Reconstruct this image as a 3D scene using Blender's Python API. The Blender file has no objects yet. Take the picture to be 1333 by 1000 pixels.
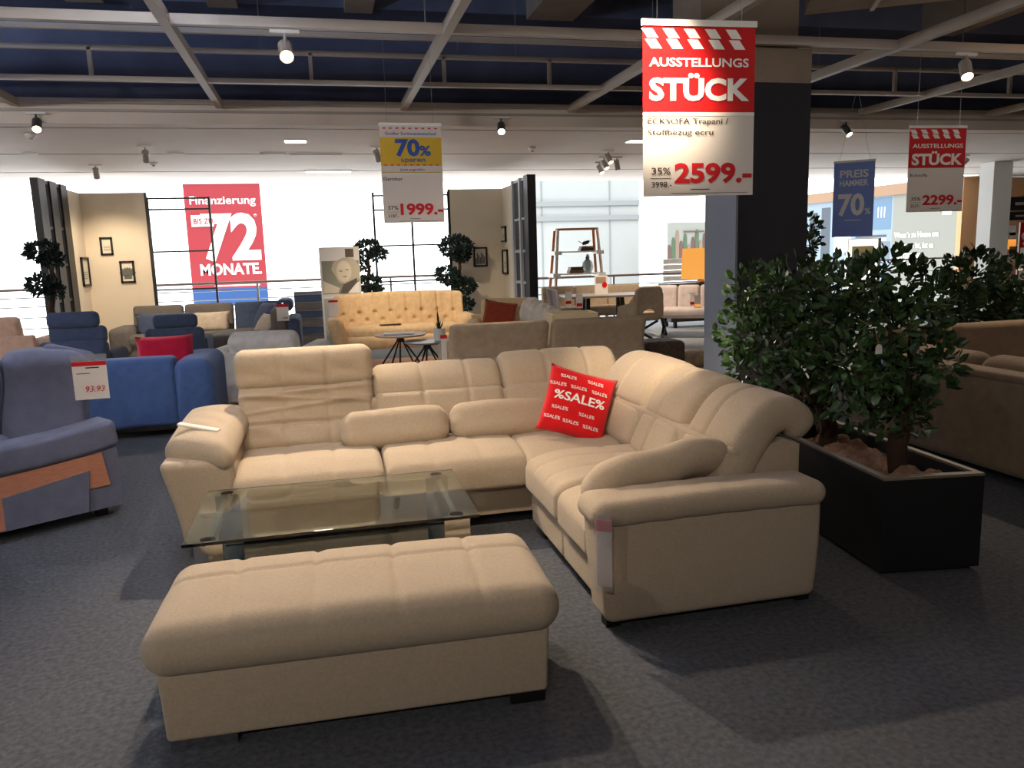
import bpy, math, random
import numpy as np
from mathutils import Vector, Matrix
random.seed(7)
scn = bpy.context.scene
COL = scn.collection
R = math.radians

# ------------------------------------------------------------------ camera, world, lights, exposure
FPX, CAMH, CX, CY = 1030.0, 1.5, 666.5, 500.0
PITCH, ROLL, YAW = R(9.3), R(1.75), R(13.3)
fw = Vector((math.sin(YAW)*math.cos(PITCH), math.cos(YAW)*math.cos(PITCH), -math.sin(PITCH)))
rt0 = Vector((math.cos(YAW), -math.sin(YAW), 0)); up0 = rt0.cross(fw)
RT = rt0*math.cos(ROLL) - up0*math.sin(ROLL)
UP = up0*math.cos(ROLL) + rt0*math.sin(ROLL)
CAM = Vector((0, 0, CAMH))
cd = bpy.data.cameras.new('camera'); cam = bpy.data.objects.new('camera', cd); COL.objects.link(cam)
cd.sensor_fit = 'HORIZONTAL'; cd.sensor_width = 36; cd.lens = 36*FPX/1333; cd.clip_start = .05; cd.clip_end = 200
mw = Matrix.Identity(4)
for i in range(3):
    mw[i][0] = RT[i]; mw[i][1] = UP[i]; mw[i][2] = -fw[i]; mw[i][3] = CAM[i]
cam.matrix_world = mw
scn.camera = cam
scn.view_settings.view_transform = 'Standard'; scn.view_settings.look = 'None'
scn.view_settings.gamma = 1; scn.view_settings.use_curve_mapping = False
scn.view_settings.exposure = 0.6

def ray(x, y): return fw + RT*((x-CX)/FPX) + UP*((CY-y)/FPX)
def at(x, y, Y):                 # pixel -> point on the plane at distance Y
    d = ray(x, y); return CAM + d*(Y/d.y)
def gz(x, y, z=0.0):             # pixel -> point on the horizontal plane z
    d = ray(x, y); return CAM + d*((z-CAMH)/d.z)

w = bpy.data.worlds.new('daylight'); scn.world = w; w.use_nodes = True
w.node_tree.nodes['Background'].inputs[0].default_value = (.90, .95, 1, 1)
w.node_tree.nodes['Background'].inputs[1].default_value = 2.9

def spot(loc, target, power, angle=60, blend=.6, color=(1, .76, .5), radius=.04):
    l = bpy.data.lights.new('spot_light', 'SPOT'); l.energy = power; l.spot_size = R(angle); l.spot_blend = blend
    l.color = color; l.shadow_soft_size = radius
    o = bpy.data.objects.new('spot_light', l); COL.objects.link(o)
    o.location = loc; o.rotation_euler = (Vector(target)-Vector(loc)).to_track_quat('-Z', 'Y').to_euler()
    return o
WARM = (1, .80, .58)
# track spots in the ceiling grid (fixtures are built with the ceiling): (position, aim, power, cone)
SPOTS = [((-.13, 6.28, 3.06), (.1, 2.9, .3), 390, 60),
         ((.05, 2.3, 3.06), (.9, 4.7, .5), 92, 70),
         ((.62, 2.3, 3.06), (1.18, 3.05, 2.3), 420, 33),
         ((.05, 4.3, 3.06), (.08, 2.62, .4), 110, 62),
         ((-.95, 2.3, 3.06), (-.2, 4.6, .5), 65, 62),
         ((2.2, 9.46, 3.02), (1.6, 6.6, .6), 220, 60),
         ((5.75, 6.28, 3.06), (4.9, 4.6, .6), 160, 60),
         ((6.85, 9.46, 3.02), (7.4, 7.4, .4), 160, 60),
         ((-2.75, 9.46, 3.02), (-2.2, 6.6, .4), 160, 60)]
# fill floods added out of view on the grid to lift the general light
FILL_FLOODS = [((-4.92, -1.7, 3.06), (-2.5, 8, 1.6), 215), ((-.93, -1.7, 3.06), (.0, 8, 1.7), 95), ((3.05, -1.7, 3.06), (3.5, 9, 2.0), 25), ((9.04, .3, 3.06), (8, 9, 2.2), 40),
          ((-6.92, 4.3, 3.06), (-3.4, 9.5, 1.2), 220)]
# unseen fill lights added on top of the grid bars to brighten the void: (x, y, length, power, colour)
VOID_FILLS = [(-4.92, 5.4, 2.4, 300, (.45, .64, 1)), (-.93, 4.4, 2.4, 170, (.55, .7, 1)), (3.05, 2.6, 2.4, 40, (1, .86, .72)), (7.03, 4.4, 2.4, 70, (1, .82, .64)), (-8.92, 5.4, 2.2, 240, (.45, .64, 1))]
def void_fill_light(x, y, L, e, c):
    l = bpy.data.lights.new('void_fill_light', 'AREA'); l.shape = 'RECTANGLE'; l.size = .06; l.size_y = L; l.energy = e; l.color = c
    o = bpy.data.objects.new('void_fill_light', l); COL.objects.link(o); o.location = (x, y, 3.33); o.rotation_euler = (R(180), 0, 0)
for q in VOID_FILLS: void_fill_light(*q)

# ------------------------------------------------------------------ materials
def lin(c):
    return tuple((v/255/12.92 if v/255 <= .04045 else ((v/255+.055)/1.055)**2.4) for v in c)
MATS = {}
def mat(name, rgb, rough=.6, metal=0, var=0., scale=8, bump=0., bscale=60, emit=0, trans=0, ior=1.45, spec=.5, sheen=0, stretch=None, rgb2=None):
    if name in MATS: return MATS[name]
    m = bpy.data.materials.new(name); m.use_nodes = True; nt = m.node_tree; b = nt.nodes['Principled BSDF']
    c = lin(rgb); b.inputs['Base Color'].default_value = (*c, 1)
    b.inputs['Roughness'].default_value = rough; b.inputs['Metallic'].default_value = metal
    b.inputs['IOR'].default_value = ior; b.inputs['Specular IOR Level'].default_value = spec
    if trans: b.inputs['Transmission Weight'].default_value = trans
    if sheen: b.inputs['Sheen Weight'].default_value = sheen
    if emit: b.inputs['Emission Color'].default_value = (*c, 1); b.inputs['Emission Strength'].default_value = emit
    if var or bump:
        tc = nt.nodes.new('ShaderNodeTexCoord'); mp = nt.nodes.new('ShaderNodeMapping')
        nt.links.new(tc.outputs['Object'], mp.inputs[0])
        if stretch: mp.inputs['Scale'].default_value = stretch
    if var:
        n = nt.nodes.new('ShaderNodeTexNoise'); n.inputs['Scale'].default_value = scale; n.inputs['Detail'].default_value = 5
        nt.links.new(mp.outputs[0], n.inputs['Vector'])
        r = nt.nodes.new('ShaderNodeValToRGB')
        r.color_ramp.elements[0].position = .3; r.color_ramp.elements[1].position = .7
        c2 = lin(rgb2) if rgb2 else c
        r.color_ramp.elements[0].color = (*[v*(1-var) for v in c], 1); r.color_ramp.elements[1].color = (*[min(1, v*(1+var)) for v in c2], 1)
        nt.links.new(n.outputs[0], r.inputs[0]); nt.links.new(r.outputs[0], b.inputs['Base Color'])
    if bump:
        n2 = nt.nodes.new('ShaderNodeTexNoise'); n2.inputs['Scale'].default_value = bscale; n2.inputs['Detail'].default_value = 3
        nt.links.new(mp.outputs[0], n2.inputs['Vector'])
        bp = nt.nodes.new('ShaderNodeBump'); bp.inputs['Strength'].default_value = bump; bp.inputs['Distance'].default_value = .01
        nt.links.new(n2.outputs[0], bp.inputs['Height']); nt.links.new(bp.outputs[0], b.inputs['Normal'])
    MATS[name] = m; return m
def fab(name, rgb, var=.1, bump=.35, scale=14, bscale=220, sheen=.15): return mat(name, rgb, .95, 0, var, scale, bump, bscale, spec=.15, sheen=sheen)
ECRU = fab('ecru_fabric', (176, 159, 137), .06, .45, 90, 260)
CREAM = fab('cream_fabric', (222, 192, 150)); TAUPE = fab('taupe_fabric', (176, 158, 136)); OFFW = fab('white_fabric', (225, 220, 212))
NAVY = fab('navy_fabric', (78, 102, 148)); SLATE = fab('slate_fabric', (74, 86, 110)); GREYF = fab('grey_fabric', (112, 106, 100)); BROWNF = fab('blue_grey_fabric', (116, 120, 142))
PINKF = fab('rose_beige_fabric', (226, 190, 165)); REDF = fab('red_fabric', (214, 28, 34), .06); BLUSH = fab('wine_red_fabric', (190, 30, 60)); RUST = fab('rust_fabric', (146, 62, 40))
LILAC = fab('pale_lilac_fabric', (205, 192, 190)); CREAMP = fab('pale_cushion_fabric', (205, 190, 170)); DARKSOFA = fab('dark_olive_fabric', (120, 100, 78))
CARPET = mat('carpet', (84, 86, 90), 1, 0, .28, 45, .5, 200, spec=.05)
TILE = mat('walkway_floor', (196, 172, 142), .55, 0, .08, 3); GREYFLOOR = mat('grey_carpet', (150, 155, 160), .95, 0, .12, 20); RUG = mat('rug_pile', (196, 160, 138), 1, 0, .15, 14, .5, 120)
WALLB = mat('beige_wall', (208, 196, 176), .9, 0, .04, 2); CEILB = mat('ceiling_board', (222, 210, 198), .85, 0, .03, 2); CONC = mat('concrete', (150, 136, 120), .95, 0, .12, 3, .2, 20)
VOID = mat('dark_soffit', (82, 87, 108), .95, 0, .2, 2); BAR = mat('grid_bar', (190, 180, 168), .55); WHITE = mat('white_paint', (236, 236, 232), .6); WHITEW = mat('white_wall', (168, 170, 166), .85, 0, .02, 2)
BLACK = mat('black_metal', (18, 18, 20), .45); CHROME = mat('chrome', (220, 222, 224), .08, 1); STEEL = mat('steel', (150, 150, 150), .3, 1); DARKW = mat('dark_wood', (58, 44, 36), .5, 0, .25, 6, stretch=(1, 8, 8))
GLASS = mat('clear_glass', (232, 246, 242), .02, trans=1, ior=1.48); SLEEVE = mat('clear_plastic', (245, 245, 248), .15, trans=.85, ior=1.2)
PILLARD = mat('charcoal_cladding', (40, 41, 48), .7); PILLARG = mat('grey_cladding', (134, 142, 156), .7); PLANTER = mat('planter_black', (22, 22, 24), .5); PLRIM = mat('planter_rim', (120, 108, 92), .5)
JUTE = fab('jute_cloth', (140, 104, 76), .25, .8, 20, 90); BARK = mat('bark', (66, 46, 34), .95, 0, .3, 12, .8, 30)
LEAF = mat('leaf', (30, 52, 30), .35, 0, .5, 6, rgb2=(58, 84, 44)); LEAFD = mat('needle_leaf', (28, 48, 42), .6, 0, .4, 6)
PRED = mat('sign_red', (222, 30, 34), .5); PYEL = mat('sign_yellow', (222, 190, 60), .5); PWHITE = mat('sign_white', (238, 232, 226), .5); PBLUE = mat('sign_blue', (44, 92, 180), .5); PLBLUE = mat('sign_pale_blue', (150, 170, 215), .5)
def sheer(m, k):        # thin printed paper lets daylight through
    nt = m.node_tree; o = nt.nodes['Material Output']; b = nt.nodes['Principled BSDF']; t = nt.nodes.new('ShaderNodeBsdfTranslucent'); x = nt.nodes.new('ShaderNodeMixShader')
    t.inputs[0].default_value = b.inputs['Base Color'].default_value; x.inputs[0].default_value = k; nt.links.new(b.outputs[0], x.inputs[1]); nt.links.new(t.outputs[0], x.inputs[2]); nt.links.new(x.outputs[0], o.inputs[0])
sheer(PLBLUE, .5); sheer(PRED, .3); sheer(PYEL, .3); sheer(PWHITE, .3); sheer(PBLUE, .3)
INK = mat('ink_dark', (62, 52, 46), .6); INKRED = mat('ink_red', (205, 24, 34), .6); INKBLUE = mat('ink_blue', (36, 70, 140), .6); INKW = mat('ink_white', (246, 244, 240), .6); INKS = mat('ink_white_sheer', (252, 252, 252), .6)
sheer(INKS, .95)
LAMPON = mat('lamp_lens', (255, 214, 160), .5, emit=14); LAMPW = mat('light_panel', (255, 240, 220), .5, emit=5); SPOTB = mat('spot_body', (168, 160, 152), .4); SPOTD = mat('spot_body_dark', (70, 66, 64), .4)
SHADE = mat('lamp_shade_fabric', (232, 160, 72), .8, emit=.5); SALM = mat('painted_warm_light', (206, 140, 112), .6, 0, .1, 10, stretch=(2, 12, 12))  # SALM: warm spotlight on the sofa arm, put into the colour
WICK = mat('woven_rattan', (92, 78, 68), .8, 0, .4, 40, .8, 80); COPPER = mat('copper_frame', (176, 118, 82), .35, .6)

# ------------------------------------------------------------------ mesh helpers
def mesh(name, v, f, m, parent=None, loc=(0, 0, 0), rot=(0, 0, 0), smooth=False):
    me = bpy.data.meshes.new(name); me.from_pydata([tuple(p) for p in v], [], f)
    if m: me.materials.append(m)
    if smooth: me.polygons.foreach_set('use_smooth', [True]*len(f))
    me.update()
    o = bpy.data.objects.new(name, me); COL.objects.link(o)
    o.location = loc; o.rotation_euler = rot
    if parent: o.parent = parent
    return o
def empty(name, loc=(0, 0, 0), rz=0):
    o = bpy.data.objects.new(name, None); COL.objects.link(o); o.location = loc; o.rotation_euler = (0, 0, rz); o.empty_display_size = .1; return o
def tag(o, label, cat, group=None, kind=None):
    o['label'] = label; o['category'] = cat
    if group: o['group'] = group
    if kind: o['kind'] = kind
    return o
def thing(name, label, cat, loc=(0, 0, 0), rz=0, group=None): return tag(empty(name, loc, rz), label, cat, group)
def struct(o): o['kind'] = 'structure'; return o
def copy_tree(o, parent=None):
    c = o.copy(); COL.objects.link(c); c.parent = parent
    for ch in [x for x in bpy.data.objects if x.parent == o]: copy_tree(ch, c)
    return c
class MB:
    def __init__(s): s.v = []; s.f = []
    def add(s, v, f):
        n = len(s.v); s.v += [tuple(p) for p in v]; s.f += [tuple(i+n for i in q) for q in f]; return s
    def box(s, a, b):
        (x0, y0, z0), (x1, y1, z1) = a, b
        return s.add([(x0, y0, z0), (x1, y0, z0), (x1, y1, z0), (x0, y1, z0), (x0, y0, z1), (x1, y0, z1), (x1, y1, z1), (x0, y1, z1)],
                     [(3, 2, 1, 0), (4, 5, 6, 7), (0, 1, 5, 4), (1, 2, 6, 5), (2, 3, 7, 6), (3, 0, 4, 7)])
    def tube(s, pts, r, n=8):
        pts = [Vector(p) for p in pts]; rs = r if isinstance(r, (list, tuple)) else [r]*len(pts); v = []; f = []
        for i, p in enumerate(pts):
            d = (pts[min(i+1, len(pts)-1)]-pts[max(i-1, 0)]).normalized()
            a = d.orthogonal().normalized() if i == 0 else (a - d*a.dot(d)).normalized()
            b = d.cross(a)
            for k in range(n):
                t = 2*math.pi*k/n; v.append(p+(a*math.cos(t)+b*math.sin(t))*rs[i])
        for i in range(len(pts)-1):
            for k in range(n): f.append((i*n+k, i*n+(k+1) % n, (i+1)*n+(k+1) % n, (i+1)*n+k))
        f.append(tuple(range(n))[::-1]); f.append(tuple((len(pts)-1)*n+k for k in range(n)))
        return s.add(v, f)
    def bar(s, p, q, wx, wz):        # rectangular bar from p to q
        p, q = Vector(p), Vector(q); d = (q-p).normalized(); u = Vector((0, 0, 1))
        if abs(d.z) > .95: u = Vector((0, 1, 0))
        a = d.cross(u).normalized(); b = a.cross(d); v = []
        for c in (p, q):
            for i, j in ((-1, -1), (1, -1), (1, 1), (-1, 1)): v.append(c+a*i*wx/2+b*j*wz/2)
        return s.add(v, [(3, 2, 1, 0), (4, 5, 6, 7), (0, 1, 5, 4), (1, 2, 6, 5), (2, 3, 7, 6), (3, 0, 4, 7)])
    def lathe(s, prof, n=16, c=(0, 0, 0)):
        v = []; f = []
        for r, z in prof:
            for k in range(n): t = 2*math.pi*k/n; v.append((c[0]+r*math.cos(t), c[1]+r*math.sin(t), c[2]+z))
        for i in range(len(prof)-1):
            for k in range(n): f.append((i*n+k, i*n+(k+1) % n, (i+1)*n+(k+1) % n, (i+1)*n+k))
        f.append(tuple(range(n))[::-1]); f.append(tuple((len(prof)-1)*n+k for k in range(n)))
        return s.add(v, f)
    def prism(s, poly, a, b, axis='y'):     # poly in the plane normal to axis, extruded a..b
        g = {'y': lambda p, t: (p[0], t, p[1]), 'x': lambda p, t: (t, p[0], p[1]), 'z': lambda p, t: (p[0], p[1], t)}[axis]
        n = len(poly)
        return s.add([g(p, a) for p in poly]+[g(p, b) for p in poly], [tuple(range(n)), tuple(range(n, 2*n))[::-1]]+[(i, i+n, (i+1) % n+n, (i+1) % n) for i in range(n)])
    def build(s, name, m, parent=None, loc=(0, 0, 0), rot=(0, 0, 0), smooth=False): return mesh(name, s.v, s.f, m, parent, loc, rot, smooth)
def box(name, a, b, m, parent=None): return MB().box(a, b).build(name, m, parent)

def rbox(sx, sy, sz, r, n=(8, 8, 2), warp=None, arc=3):
    """rounded box centred on the origin, with warp(x,y,z)->(x,y,z) applied to each vertex"""
    h = (sx/2, sy/2, sz/2); r = min(r, *[x*.999 for x in h]); S = []
    for i in range(3):
        inn = h[i]-r
        core = [-inn+2*inn*k/n[i] for k in range(n[i]+1)]
        ext = [inn+r*math.tan(math.pi/4*k/arc) for k in range(1, arc+1)]
        S.append([-e for e in reversed(ext)]+core+ext)
    V = []; I = {}; Fc = []
    def vid(q):
        k = tuple(round(c, 6) for c in q)
        if k not in I:
            inn = [max(-(h[i]-r), min(h[i]-r, q[i])) for i in range(3)]
            d = Vector([q[i]-inn[i] for i in range(3)]); L = d.length
            p = Vector(inn)+(d*(r/L) if L > 1e-9 else d)
            I[k] = len(V); V.append(p)
        return I[k]
    for ax in range(3):
        u, v = (ax+1) % 3, (ax+2) % 3
        for sgn in (-1, 1):
            for i in range(len(S[u])-1):
                for j in range(len(S[v])-1):
                    q = []
                    for (a, b) in ((i, j), (i+1, j), (i+1, j+1), (i, j+1)):
                        c = [0, 0, 0]; c[ax] = sgn*h[ax]; c[u] = S[u][a]; c[v] = S[v][b]; q.append(vid(c))
                    Fc.append(tuple(q) if sgn > 0 else tuple(q[::-1]))
    if warp: V = [Vector(warp(p.x, p.y, p.z)) for p in V]
    return V, Fc
def pad(name, size, r, m, parent, loc=(0, 0, 0), rot=(0, 0, 0), n=(8, 8, 2), warp=None, arc=3):
    v, f = rbox(*size, r, n, warp, arc); return mesh(name, v, f, m, parent, loc, rot, True)
def gro(d, depth, wd): return depth*math.exp(-(d/wd)**2)
def puff(size, crown=.02, gx=(), gy=(), depth=.012, wd=.015, wr=0., ph=0.):
    """warp for a cushion lying flat: crown, grooves across x at gx and across y at gy"""
    hx, hy = size[0]/2, size[1]/2
    def wfn(x, y, z):
        k = max(0, min(1, z/(size[2]*.38)))
        e = max(0, 1-(x/hx)**2)*max(0, 1-(y/hy)**2)
        dz = crown*e**.6*(1 if z > 0 else -.25)
        if k:
            for a in gx: dz -= k*gro(x-a, depth, wd)
            for a in gy: dz -= k*gro(y-a, depth, wd)
            if wr: dz += wr*math.sin(x*23+y*9+ph)*math.sin(y*31-x*7+ph)
        return (x, y, z+dz)
    return wfn
def pillow(name, wx, wy, t, m, parent=None, loc=(0, 0, 0), rot=(0, 0, 0), n=14, ph=0):
    """thin knife-edge cushion in its local xy plane"""
    V = []; Fc = []; I = {}
    for s in (1, -1):
        for i in range(n+1):
            for j in range(n+1):
                u, v = -1+2*i/n, -1+2*j/n
                edge = i in (0, n) or j in (0, n)
                if s == -1 and edge: I[s, i, j] = I[1, i, j]; continue
                pin = 1-.07*(1-abs(u)**2*abs(v)**2)*(abs(u)**4+abs(v)**4)/1.
                zz = t/2*((1-u*u)*(1-v*v))**.42
                zz += .006*math.sin(u*7+v*4+ph)*math.sin(v*6-u*3+ph)*(1-u*u)*(1-v*v)
                I[s, i, j] = len(V); V.append((u*wx/2*pin, v*wy/2*pin, s*zz))
    for s in (1, -1):
        for i in range(n):
            for j in range(n):
                q = (I[s, i, j], I[s, i+1, j], I[s, i+1, j+1], I[s, i, j+1]); Fc.append(q if s == 1 else q[::-1])
    return mesh(name, V, Fc, m, parent, loc, rot, True)
def spline(pts, n=60):
    P = [Vector((*p, 0)) for p in pts]; P = [P[0]*2-P[1]]+P+[P[-1]*2-P[-2]]; out = []
    for i in range(1, len(P)-2):
        for k in range(n):
            t = k/n; a, b, c, d = P[i-1], P[i], P[i+1], P[i+2]
            out.append(.5*((2*b)+(c-a)*t+(2*a-5*b+4*c-d)*t*t+(3*b-a-3*c+d)*t**3))
    out.append(P[-2]); return out
def slab(name, prof, w0, w1, thick, r, m, parent, axis='x', seams=(), hseams=(), n=(24, 24, 2), depth=.012, wd=.014, crown=.015, wr=0, tfn=None, folds=()):
    """upholstered slab following the profile (p outward, z up); its padded face is to the left of travel; widths w0..w1 along axis"""
    C = spline(prof); s = [0]
    for a, b in zip(C, C[1:]): s.append(s[-1]+(b-a).length)
    L = s[-1]; W = abs(w1-w0); mid = (w0+w1)/2
    def ev(t):
        t = max(0, min(L, t)); i = min(len(C)-2, max(0, int(np.searchsorted(s, t))-1))
        k = (t-s[i])/max(1e-9, s[i+1]-s[i]); p = C[i].lerp(C[i+1], k); d = (C[i+1]-C[i]).normalized(); return p, Vector((-d.y, d.x, 0))
    def wfn(x, y, z):
        p, nn = ev(y+L/2); f = z
        if tfn: f *= tfn((y+L/2)/L)
        if z > 0:
            e = max(0, 1-(2*x/W)**2)*max(0, 1-(2*y/L)**2); f += crown*e**.5
            for a in seams: f -= gro(x-(a-.5)*W, depth, wd)
            for a in hseams: f -= gro(y-(a-.5)*L, depth*1.3, wd)
            for v0, am_, fw_, sl in folds: f += am_*math.exp(-(((y/L+.5)-v0-sl*x)/fw_)**2)*(1-.6*(2*x/W)**2)
            if wr: f += wr*math.sin(y*40+x*6)*math.sin(x*17+1+y*8)*e**.3
        q = p+nn*f
        return (mid+x, q.x, q.y) if axis == 'x' else (q.x, mid-x, q.y)
    v, fc = rbox(W, L, thick, r, n, wfn)
    if axis == 'y': pass
    return mesh(name, v, fc, m, parent, smooth=True)
FONT = None
def text(s, m, parent, x, z, h, wid=None, bold=.0, align='C', y=-.008, name='lettering', rot=(R(90), 0, 0), shear=0):
    """flat lettering in the parent's xz plane facing -y; h = cap height, wid = total width to fit; x,z = anchor of the baseline"""
    cu = bpy.data.curves.new('t', 'FONT'); cu.body = s; cu.size = 1; cu.offset = bold; cu.resolution_u = 3; cu.shear = shear
    o = bpy.data.objects.new('t', cu); COL.objects.link(o); bpy.context.view_layer.update()
    me = bpy.data.meshes.new_from_object(o); bpy.data.objects.remove(o)
    if not len(me.vertices): return None
    a = np.empty(len(me.vertices)*3); me.vertices.foreach_get('co', a); a = a.reshape(-1, 3)
    sy = h/.73; x0, x1 = a[:, 0].min(), a[:, 0].max(); sx = wid/(x1-x0) if wid else sy
    a[:, 0] = (a[:, 0]-x0)*sx; a[:, 1] *= sy; W = (x1-x0)*sx
    a[:, 0] -= {'C': W/2, 'L': 0, 'R': W}[align]
    me.vertices.foreach_set('co', a.ravel()); me.materials.clear(); me.materials.append(m); me.update()
    ob = bpy.data.objects.new(name, me); COL.objects.link(ob); ob.parent = parent; ob.location = (x, y, z); ob.rotation_euler = rot
    return ob
def rect(name, x0, z0, x1, z1, m, parent, y=-.002, t=.001, sk=0):
    return MB().prism([(x0, z0), (x1, z0), (x1+sk, z1), (x0+sk, z1)], y-t, y).build(name, m, parent)
def atX(x, y, X):
    d = ray(x, y); return CAM + d*(X/d.x)
def dp(x, y, D): return CAM + ray(x, y)*D

# ------------------------------------------------------------------ the room shell
struct(box('floor', (-12, -6, -.1), (24, 7.7, 0), CARPET))
struct(box('floor', (-12, 7.7, -.1), (24, 11.0, -.002), TILE))
struct(box('floor', (-12, 11.0, -.1), (24, 16.6, 0), GREYFLOOR))
struct(box('wall_left', (-12.2, -6, 0), (-12, 16.6, 4.8), WALLB))
struct(box('wall_right', (24, -6, 0), (24.2, 16.6, 4.8), WALLB))
struct(box('wall_back', (-12.2, -6.2, 0), (24.2, -6, 4.8), WALLB))
struct(box('ceiling', (-12, -6, 4.7), (24, 9.75, 4.85), VOID))
cl = struct(box('ceiling', (-12, 9.75, 3.06), (24, 16.6, 3.2), VOID))
y = 9.79; k = 0
while y < 16.5:
    y2 = min(y+1.12, 16.58); o = box('ceiling_panel', (-12, y+.012, 3.0+.006*(k % 2)), (24, y2-.012, 3.06), CEILB, cl); y = y2; k += 1
bh = struct(box('trim_1', (-12, 9.5, 3.0), (24, 9.75, 3.26), CEILB))
box('top_ledge', (-12, 9.44, 3.2), (24, 9.5, 3.25), BAR, bh); box('light_track', (-12, 9.47, 3.12), (24, 9.5, 3.145), SPOTB, bh)
struct(box('wall_bulkhead', (-12, 9.76, 3.2), (24, 9.9, 4.7), VOID))
# concrete joists up in the void
jo = struct(box('trim_2', (-12, 9.3, 4.2), (24, 9.7, 4.7), VOID))
for x0, wd in ((-7.2, .4), (-4.6, .35), (-2.3, .35), (-.95, .3), (.45, .3), (2.5, .55), (7.8, .5), (10.5, .5), (13, .5)):
    box('concrete_joist', (x0, -5.9, 4.15), (x0+wd, 9.3, 4.7), CONC, jo)
# suspended boards / ducts above the grid
tag(box('soffit_board', (-3.4, 4.2, 3.55), (-.62, 6.05, 3.62), CEILB), 'flat beige board hung above the ceiling grid', 'ceiling board')
dk = thing('ventilation_duct', 'broad beige ventilation duct crossing above the grid beside the pillar', 'duct', (5.9, 6.2, 3.75), R(-28))
box('duct_body', (-1.5, -.55, 0), (7, .55, .6), CONC, dk)
for i in range(4): box('flange', (-.9+i*1.9, -.57, -.02), (-.86+i*1.9, .57, .62), BAR, dk)

# ceiling grid: bars two metres apart, cross bars, upper chords and rods
grid = thing('ceiling_grid', 'white metal ceiling grid hanging below the dark void', 'ceiling grid'); grid['kind'] = 'structure'
for i in range(-5, 9):
    X = 1.06+1.995*i; box('grid_bar', (X-.035, -4, 3.16), (X+.035, 9.45, 3.24), BAR, grid)
for Y in (-1.7, .3, 2.3, 4.3, 6.28, 8.26):
    box('cross_bar', (-11.5, Y-.03, 3.165 if Y < 7 else 3.18), (22, Y+.03, 3.235 if Y < 7 else 3.22), BAR, grid)
for Y, z in ((8.26, 3.47), (7.55, 3.46), (9.3, 3.42)): box('cross_bar', (-11.5, Y-.02, z-.022), (22, Y+.02, z+.022), BAR, grid)
for X in (-3.3, -1.9, .05, 1.35, 2.45, 4.05, 4.55, 6.6, 8.2, 9.6): box('hanger', (X-.018, 8.24, 3.2), (X+.018, 8.28, 3.47), BAR, grid)
for X in (-2.6, -.4, 1.5, 2.1, 3.6, 5.6, 7.5): MB().tube([(X, 8.26, 3.45), (X, 8.26, 4.7)], .006, 5).build('hanger', STEEL, grid)
for X in (.9, 3.4): MB().tube([(X, 6.28, 3.2), (X, 6.28, 4.7)], .006, 5).build('hanger', STEEL, grid)

# pillar
pl = thing('pillar', 'square pillar clad in charcoal and grey boards, bare concrete above', 'pillar'); pl['kind'] = 'structure'
PX0, PX1, PY0, PY1 = 3.56, 4.22, 6.35, 6.92
box('core', (PX0+.02, PY0+.02, 0), (PX1-.02, PY1-.02, 2.9), PILLARD, pl)
box('front_board', (PX0+.0, PY0, 0), (PX1, PY0+.02, 2.88), PILLARD, pl); box('side_board', (PX0-.02, PY0, 0), (PX0, PY1, 2.88), PILLARG, pl); box('side_board', (PX1, PY0, 0), (PX1+.02, PY1, 2.88), PILLARD, pl)
box('concrete_head', (PX0-.01, PY0-.005, 2.88), (PX1+.015, PY1, 3.16), CONC, pl); box('concrete_shaft', (PX0-.35, PY0+.03, 3.16), (PX1-.1, PY1, 4.7), CONC, pl)

# ------------------------------------------------------------------ track spotlights
def make_spot(name, body, lens, s=1.):
    t = empty(name)
    box('adapter', (-.11*s, -.015*s, .075*s), (.11*s, .015*s, .1*s), WHITE, t)
    MB().tube([(0, 0, .08*s), (0, 0, .02*s)], .012*s, 8).build('bracket', body, t)
    h = empty('lamp_head'); h.parent = t
    can = MB().lathe([(.0, .1*s), (.05*s, .1*s), (.055*s, .09*s), (.055*s, -.09*s), (.05*s, -.09*s), (.046*s, -.075*s)], 20).build('housing', body, h, smooth=False)
    MB().lathe([(.0, -.078*s), (.046*s, -.078*s), (.046*s, -.082*s), (.0, -.082*s)], 20).build('lens', lens, h)
    return t, h
def put_spot(loc, aim, lit=True, label='', group='', s=1., dark=False):
    t, h = make_spot('track_spotlight', SPOTD if dark else SPOTB, LAMPON if lit else WHITE, s)  # also builds the bodies of the added fill floods
    tag(t, label, 'spotlight', group); t.location = loc
    d = (Vector(aim)-Vector(loc)).normalized()
    h.rotation_euler = d.to_track_quat('-Z', 'Y').to_euler(); h.location = (d.x*.02, d.y*.02, -.06*s)
    return t
for x, y, L, e, c in VOID_FILLS:
    t = thing('void_fill_light', 'added slim fill light on top of a grid bar, unseen from below', 'strip light', (x, y, 3.248), 0, 'added fill lights above the grid'); box('housing', (-.04, -L/2-.02, 0), (.04, L/2+.02, .06), WHITE, t); box('diffuser', (-.03, -L/2, .06), (.03, L/2, .07), LAMPW, t)  # housing made up to go with each added fill light
SLAB = {0: 'lit track spotlight on the grid cross bar above the financing banner', 5: 'lit spotlight on the bulkhead track beside the yellow and white sign', 6: 'lit track spotlight on the grid cross bar above the smaller red sign',
        7: 'lit spotlight on the bulkhead track between the pillar and smaller red sign', 8: 'lit spotlight on the bulkhead track above the open lattice divider'}
for i, (p, a, e, ang) in enumerate(SPOTS):
    put_spot(p, a, True, SLAB.get(i, 'lit track spotlight on the grid straight above the corner sofa'), 'lit track spotlights', .95 if p[1] < 7 else .85, p[1] > 9)
    d = (Vector(a)-Vector(p)).normalized()
    spot(Vector(p)+Vector((0, 0, -.06))+d*.16, a, e, ang, .7, WARM)
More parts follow.
